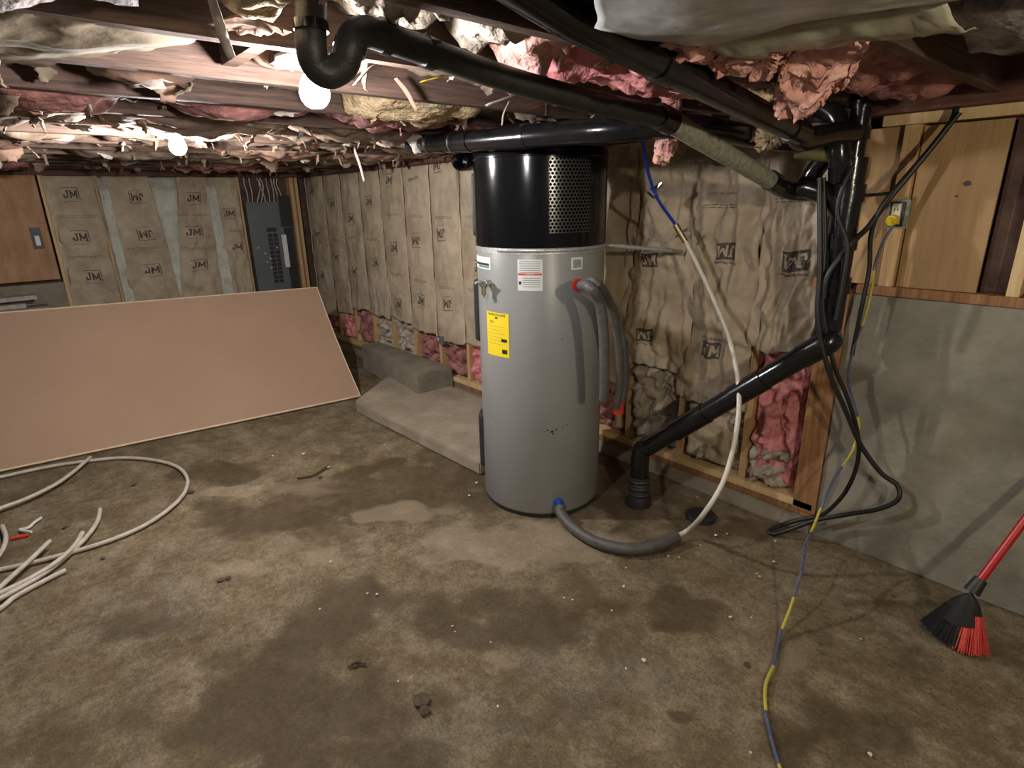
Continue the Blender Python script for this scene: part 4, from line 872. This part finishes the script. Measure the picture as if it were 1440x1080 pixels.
# bays above and right of the camera
ceil_piece(-.874, -.529, .50, .62, 1.87, .03, 12, 'pale_paper', 'pale crumpled scrap at the top edge beside the black vent pipe', flaps=3)
ceil_piece(-.874, -.529, 1.55, 2.45, 1.83, .05, 8, 'old_pink', 'dusty pink fibre bay above the black pipe stack', flaps=3, sag=.03)
ceil_piece(-.491, -.149, 1.75, 2.45, 1.88, .03, 6, 'paper_dark', 'dark paper in the ceiling over the plywood wall section', flaps=2)
ceil_piece(-.491, -.149, -.3, .9, 1.86, .03, 6, 'grey_fluff', 'grey fibre in the ceiling bay right above the camera')
ceil_piece(-.111, .231, -.3, 2.45, 1.86, .03, 6, 'grey_fluff', 'grey fibre in the first ceiling bay right of the camera')
# big hanging pieces at right
def wad(path, widths, m, label, seed, th=.03, cat='insulation'):
    P = smooth_path(path, 6); n = len(P)
    b = MB(); side = Vector((rt0.x, rt0.y, 0)); fr = Vector((fw.x, fw.y, 0)).normalized()
    def fn(u, v):
        a = u*2*math.pi; i = min(n-1, int(round(v*(n-1)))); t = v*(len(widths)-1); k = int(min(len(widths)-2, t)); wd = widths[k]*(1-(t-k))+widths[k+1]*(t-k)
        e = 1 if .0 < v < 1 else .1
        nn = 1+.45*fbm(math.cos(a)*1.6+seed, v*4, math.sin(a)*1.6, 6)+.06*noise.noise(Vector((a*9, v*2, seed)))*(1+3*v**4)
        return P[i]+side*(math.cos(a)*wd/2*nn*e)-fr*(math.sin(a)*th*nn*e)+Vector((0, 0, .03*fbm(a, v*6, seed)))
    b.grid(fn, 40, (n-1)*2)
    return tag(b.build('insulation_tuft', m, None, smooth='all'), label, cat)
wad([AY(945, 120, 1.75), AY(943, 160, 1.75), AY(938, 195, 1.75), AY(930, 226, 1.75)], [.05, .07, .055, .07, .06], 'pink_pale', 'narrow pink tuft hanging beside the pipe coupling right of the heater', 3, .02)
wad([AY(930, 75, 1.4), AY(955, 100, 1.5), AY(960, 125, 1.55)], [.06, .12, .06], 'pink_pale', 'small pink clump just below the black vent pipe', 13, .02)
wad([AZ(1168, 52, 1.80), AY(1160, 75, 1.46), AY(1146, 110, 1.50), AY(1128, 140, 1.55), AY(1116, 164, 1.58)], [.12, .17, .16, .11, .07], 'pink_pale', 'large pale pink insulation flap hanging above the pipe stack', 5, .025)
wad([AZ(1010, 52, 1.80), AY(1030, 68, 1.22), AY(1045, 84, 1.30), AY(1052, 104, 1.36)], [.18, .22, .16, .08], 'pink_pale', 'wide pink insulation mass between the vent pipe and plastic sheet', 8, .03)
wad([AZ(960, 56, 1.80), AY(1000, 58, 1.20), AY(1060, 50, 1.28), AY(1090, 60, 1.38)], [.06, .08, .09, .05], 'old_pink', 'brownish purple insulation fold under the plastic sheet', 10, .03)
wad([AY(1085, 165, 2.1), AY(1082, 190, 2.1), AY(1078, 206, 2.1)], [.12, .12, .07], 'yellow_fib', 'orange-tan fibre clump under the end of the vent pipe', 11, .03)
wad([AY(1070, 108, 1.85), AY(1072, 125, 1.85), AY(1078, 138, 1.85)], [.06, .09, .05], 'yellow_fib', 'tan fibre bit resting over the vent pipe near the big pink flap', 12, .02)
wad([AY(970, 165, 2.3), AY(985, 195, 2.3), AY(1000, 225, 2.35)], [.16, .25, .12], 'paper_dark', 'dark hanging paper behind the grey drain pipe', 16, .03)
# plastic sheets sagging below the joists
ps = thing('plastic_sheet', 'dusty pale plastic sheet sagging under the ceiling at the top right', 'plastic sheet', (-.3, 1.0, 1.79))
def psf(u, v):
    # v along Y, u from the left boundary to the right
    y = .30+v*.82; xl = -.74+max(0, .8-y)*1.25+.03*noise.noise(Vector((v*9, 0, 0)))+.12*max(0, v-.93)*10
    x = xl+(1.0-xl)*u
    y2 = y+v*(.10*noise.noise(Vector((x*5, 3, 0)))+.12*min(1, u*1.6))
    return (x, y2, 1.790-.016*math.sin(u*math.pi*2.5+.5)**2-.012*math.sin(v*math.pi)*(1-u)+.010*fbm(x*3, y*3, 5))
MB().grid(psf, 90, 70).build('sheet', 'plastic_sheet', ps, smooth='all', solid=.0008)
MB().grid(lambda u, v: (-.70+u*.36, 1.10+v*.22+u*.1+.02*noise.noise(Vector((u*7, v, 0)))+.04*u, 1.792-.02*math.sin(v*3)+.012*fbm(u*5, v*2, 8)), 40, 12).build('lower_fold', 'sheet_low', ps, smooth='all', solid=.0008)
ceil_piece(-.45, .25, 1.47, 1.86, 1.81, .03, 6, 'grey_fluff', 'grey dusty insulation between the plastic sheet and the dark beam', flaps=3, sag=.03, rag=.05)
# odd strips
def strip(pts, wd, m, label, name='paper_strip', cat='strip', th=.0015):
    P = smooth_path(pts, 6); n = len(P); b = MB(); side = Vector((.6, .5, .3)).normalized()
    b.grid(lambda u, v: P[min(n-1, int(round(v*(n-1))))]+side*((u-.5)*wd*(1-.5*abs(v-.5))), 2, n-1)
    return tag(b.build(name, m, None, smooth='all', solid=th), label, cat)
strip([AX(297, -5, -1.18), AX(304, 20, -1.2), AX(312, 45, -1.22), AX(318, 62, -1.24), AX(326, 82, -1.25)], .022, 'pale_paper', 'long pale paper shred dangling across the joist left of the near bulb')
strip([AX(592, 115, -1.6), AX(630, 107, -1.6), AX(665, 110, -1.6)], .012, 'yellow', 'bright yellow strip on the tan batt right of the near bulb')
strip([AX(686, 147, -1.55), AX(712, 138, -1.55), AX(734, 128, -1.55)], .022, 'pale_paper', 'pale flat stick poking out above the horizontal pipe', th=.006)
strip([AX(752, 151, -1.6), AX(775, 145, -1.6), AX(796, 142, -1.6)], .018, 'red', 'red strip lying above the horizontal pipe')
strip([AX(850, 118, -1.4), AX(868, 112, -1.4), AX(882, 108, -1.4)], .012, 'red', 'short red strip under the black vent pipe')
strip([AX(585, 153, -1.7), AX(600, 150, -1.7), AX(628, 153, -1.7)], .012, 'pale_paper', 'bright pale shred pointing left under the tan batt')
strip([AX(706, 176, -1.55), AX(708, 160, -1.55), AX(716, 142, -1.55)], .006, 'pale_paper', 'thin pale string hanging above the horizontal pipe')
sx_ = AZ(498, 207, 1.80).x
strip([AX(498, 205, sx_), AX(500, 215, sx_), AX(506, 232, sx_), AX(512, 255, sx_)], .016, 'pale_paper', 'pale shred hanging in front of the dark beam left of the heater')
strip([AX(556, 110, -1.6), AX(572, 130, -1.6), AX(586, 156, -1.6)], .014, 'paper_pink', 'curled pinkish paper shred hanging between the near bulb and the tan batt')
strip([AX(782, 40, -1.0), AX(790, 65, -1.0), AX(786, 95, -1.0)], .008, 'pale_paper', 'thin pale paper ribbon in front of the pink insulation')
strip([AX(500, 118, -1.3), AX(512, 104, -1.25), AX(524, 92, -1.22)], .018, 'pale_paper', 'pale paper corner sticking out below the U trap')
# small box on the stud low in the wall
p = AY(622, 478, YW-.02); bx_ = thing('wire_box', 'small grey wire box on the stud below the torn paper', 'electrical box', p)
MB().box(p.x-.03, p.x+.03, YW-.035, YW-.002, p.z-.035, p.z+.03, .004).build('box', 'panel', bx_)
MB().box(p.x-.05, p.x-.03, YW-.03, YW-.01, p.z-.01, p.z+.01, .002).build('connector', 'white', bx_)

# ================= SMALL DEBRIS ON THE FLOOR =================
random.seed(3)
spots = [(427, 639, .014), (384, 642, .008), (462, 658, .010), (541, 627, .009), (530, 837, .006), (517, 836, .005), (465, 791, .006), (636, 882, .006), (700, 995, .005), (1027, 869, .008), (1006, 754, .009), (1022, 752, .006), (1088, 791, .009), (1064, 808, .006), (1090, 762, .008), (1068, 812, .005), (980, 700, .006), (905, 777, .007), (940, 783, .006), (955, 785, .005), (877, 826, .007), (805, 845, .006), (793, 842, .005), (860, 860, .005), (905, 930, .009), (880, 942, .006), (1210, 900, .004), (1222, 1062, .008), (640, 890, .004), (450, 858, .005), (1055, 1060, .005), (670, 680, .012), (660, 698, .008), (985, 768, .006), (1056, 870, .005), (690, 905, .004), (560, 960, .004), (880, 800, .005)]
for (px, py, r) in spots:
    c = AZ(px, py, 0); bm = bmesh.new(); bmesh.ops.create_icosphere(bm, subdivisions=1, radius=r)
    for v in bm.verts: v.co *= random.uniform(.6, 1.2); v.co.z *= .35; v.co += Vector((c.x, c.y, .006))
    me = bpy.data.meshes.new('debris_chip'); bm.to_mesh(me); bm.free(); me.materials.append(M['chip'])
    o = bpy.data.objects.new('debris_chip', me); COL.objects.link(o); tag(o, 'pale chip of debris lying on the stained concrete floor', 'debris', 'pale chips scattered on the floor')
for (px, py, r) in [(268, 692, .018), (592, 985, .026), (598, 1000, .018), (218, 731, .02), (145, 785, .008), (321, 813, .012), (310, 816, .014), (1255, 838, .008), (1252, 846, .007), (500, 935, .012), (188, 682, .01), (92, 742, .012), (450, 671, .012), (425, 672, .010), (525, 742, .006), (1050, 935, .01)]:
    c = AZ(px, py, 0); bm = bmesh.new(); bmesh.ops.create_icosphere(bm, subdivisions=2, radius=r)
    for v in bm.verts: v.co *= 1+.7*noise.noise(v.co*90+Vector((px, 0, 0))); v.co.z *= .22; v.co += Vector((c.x, c.y, .003))
    me = bpy.data.meshes.new('dirt_clump'); bm.to_mesh(me); bm.free(); me.materials.append(M['crumb'])
    o = bpy.data.objects.new('dirt_clump', me); COL.objects.link(o); tag(o, 'dark dirt clump lying on the stained concrete floor', 'debris', 'dark dirt clumps on the floor')
one([AZ(418, 672, .006), AZ(440, 668, .008), AZ(460, 656, .008)], .006, 'twig', 'crumb', 'thin dark twig on the floor in front of the raised pad', 'debris', n=6)
one([AZ(490, 938, .006), AZ(500, 931, .008), AZ(514, 933, .006)], .005, 'twig', 'crumb', 'curved dark twig on the open floor at the lower middle', 'debris', n=6)
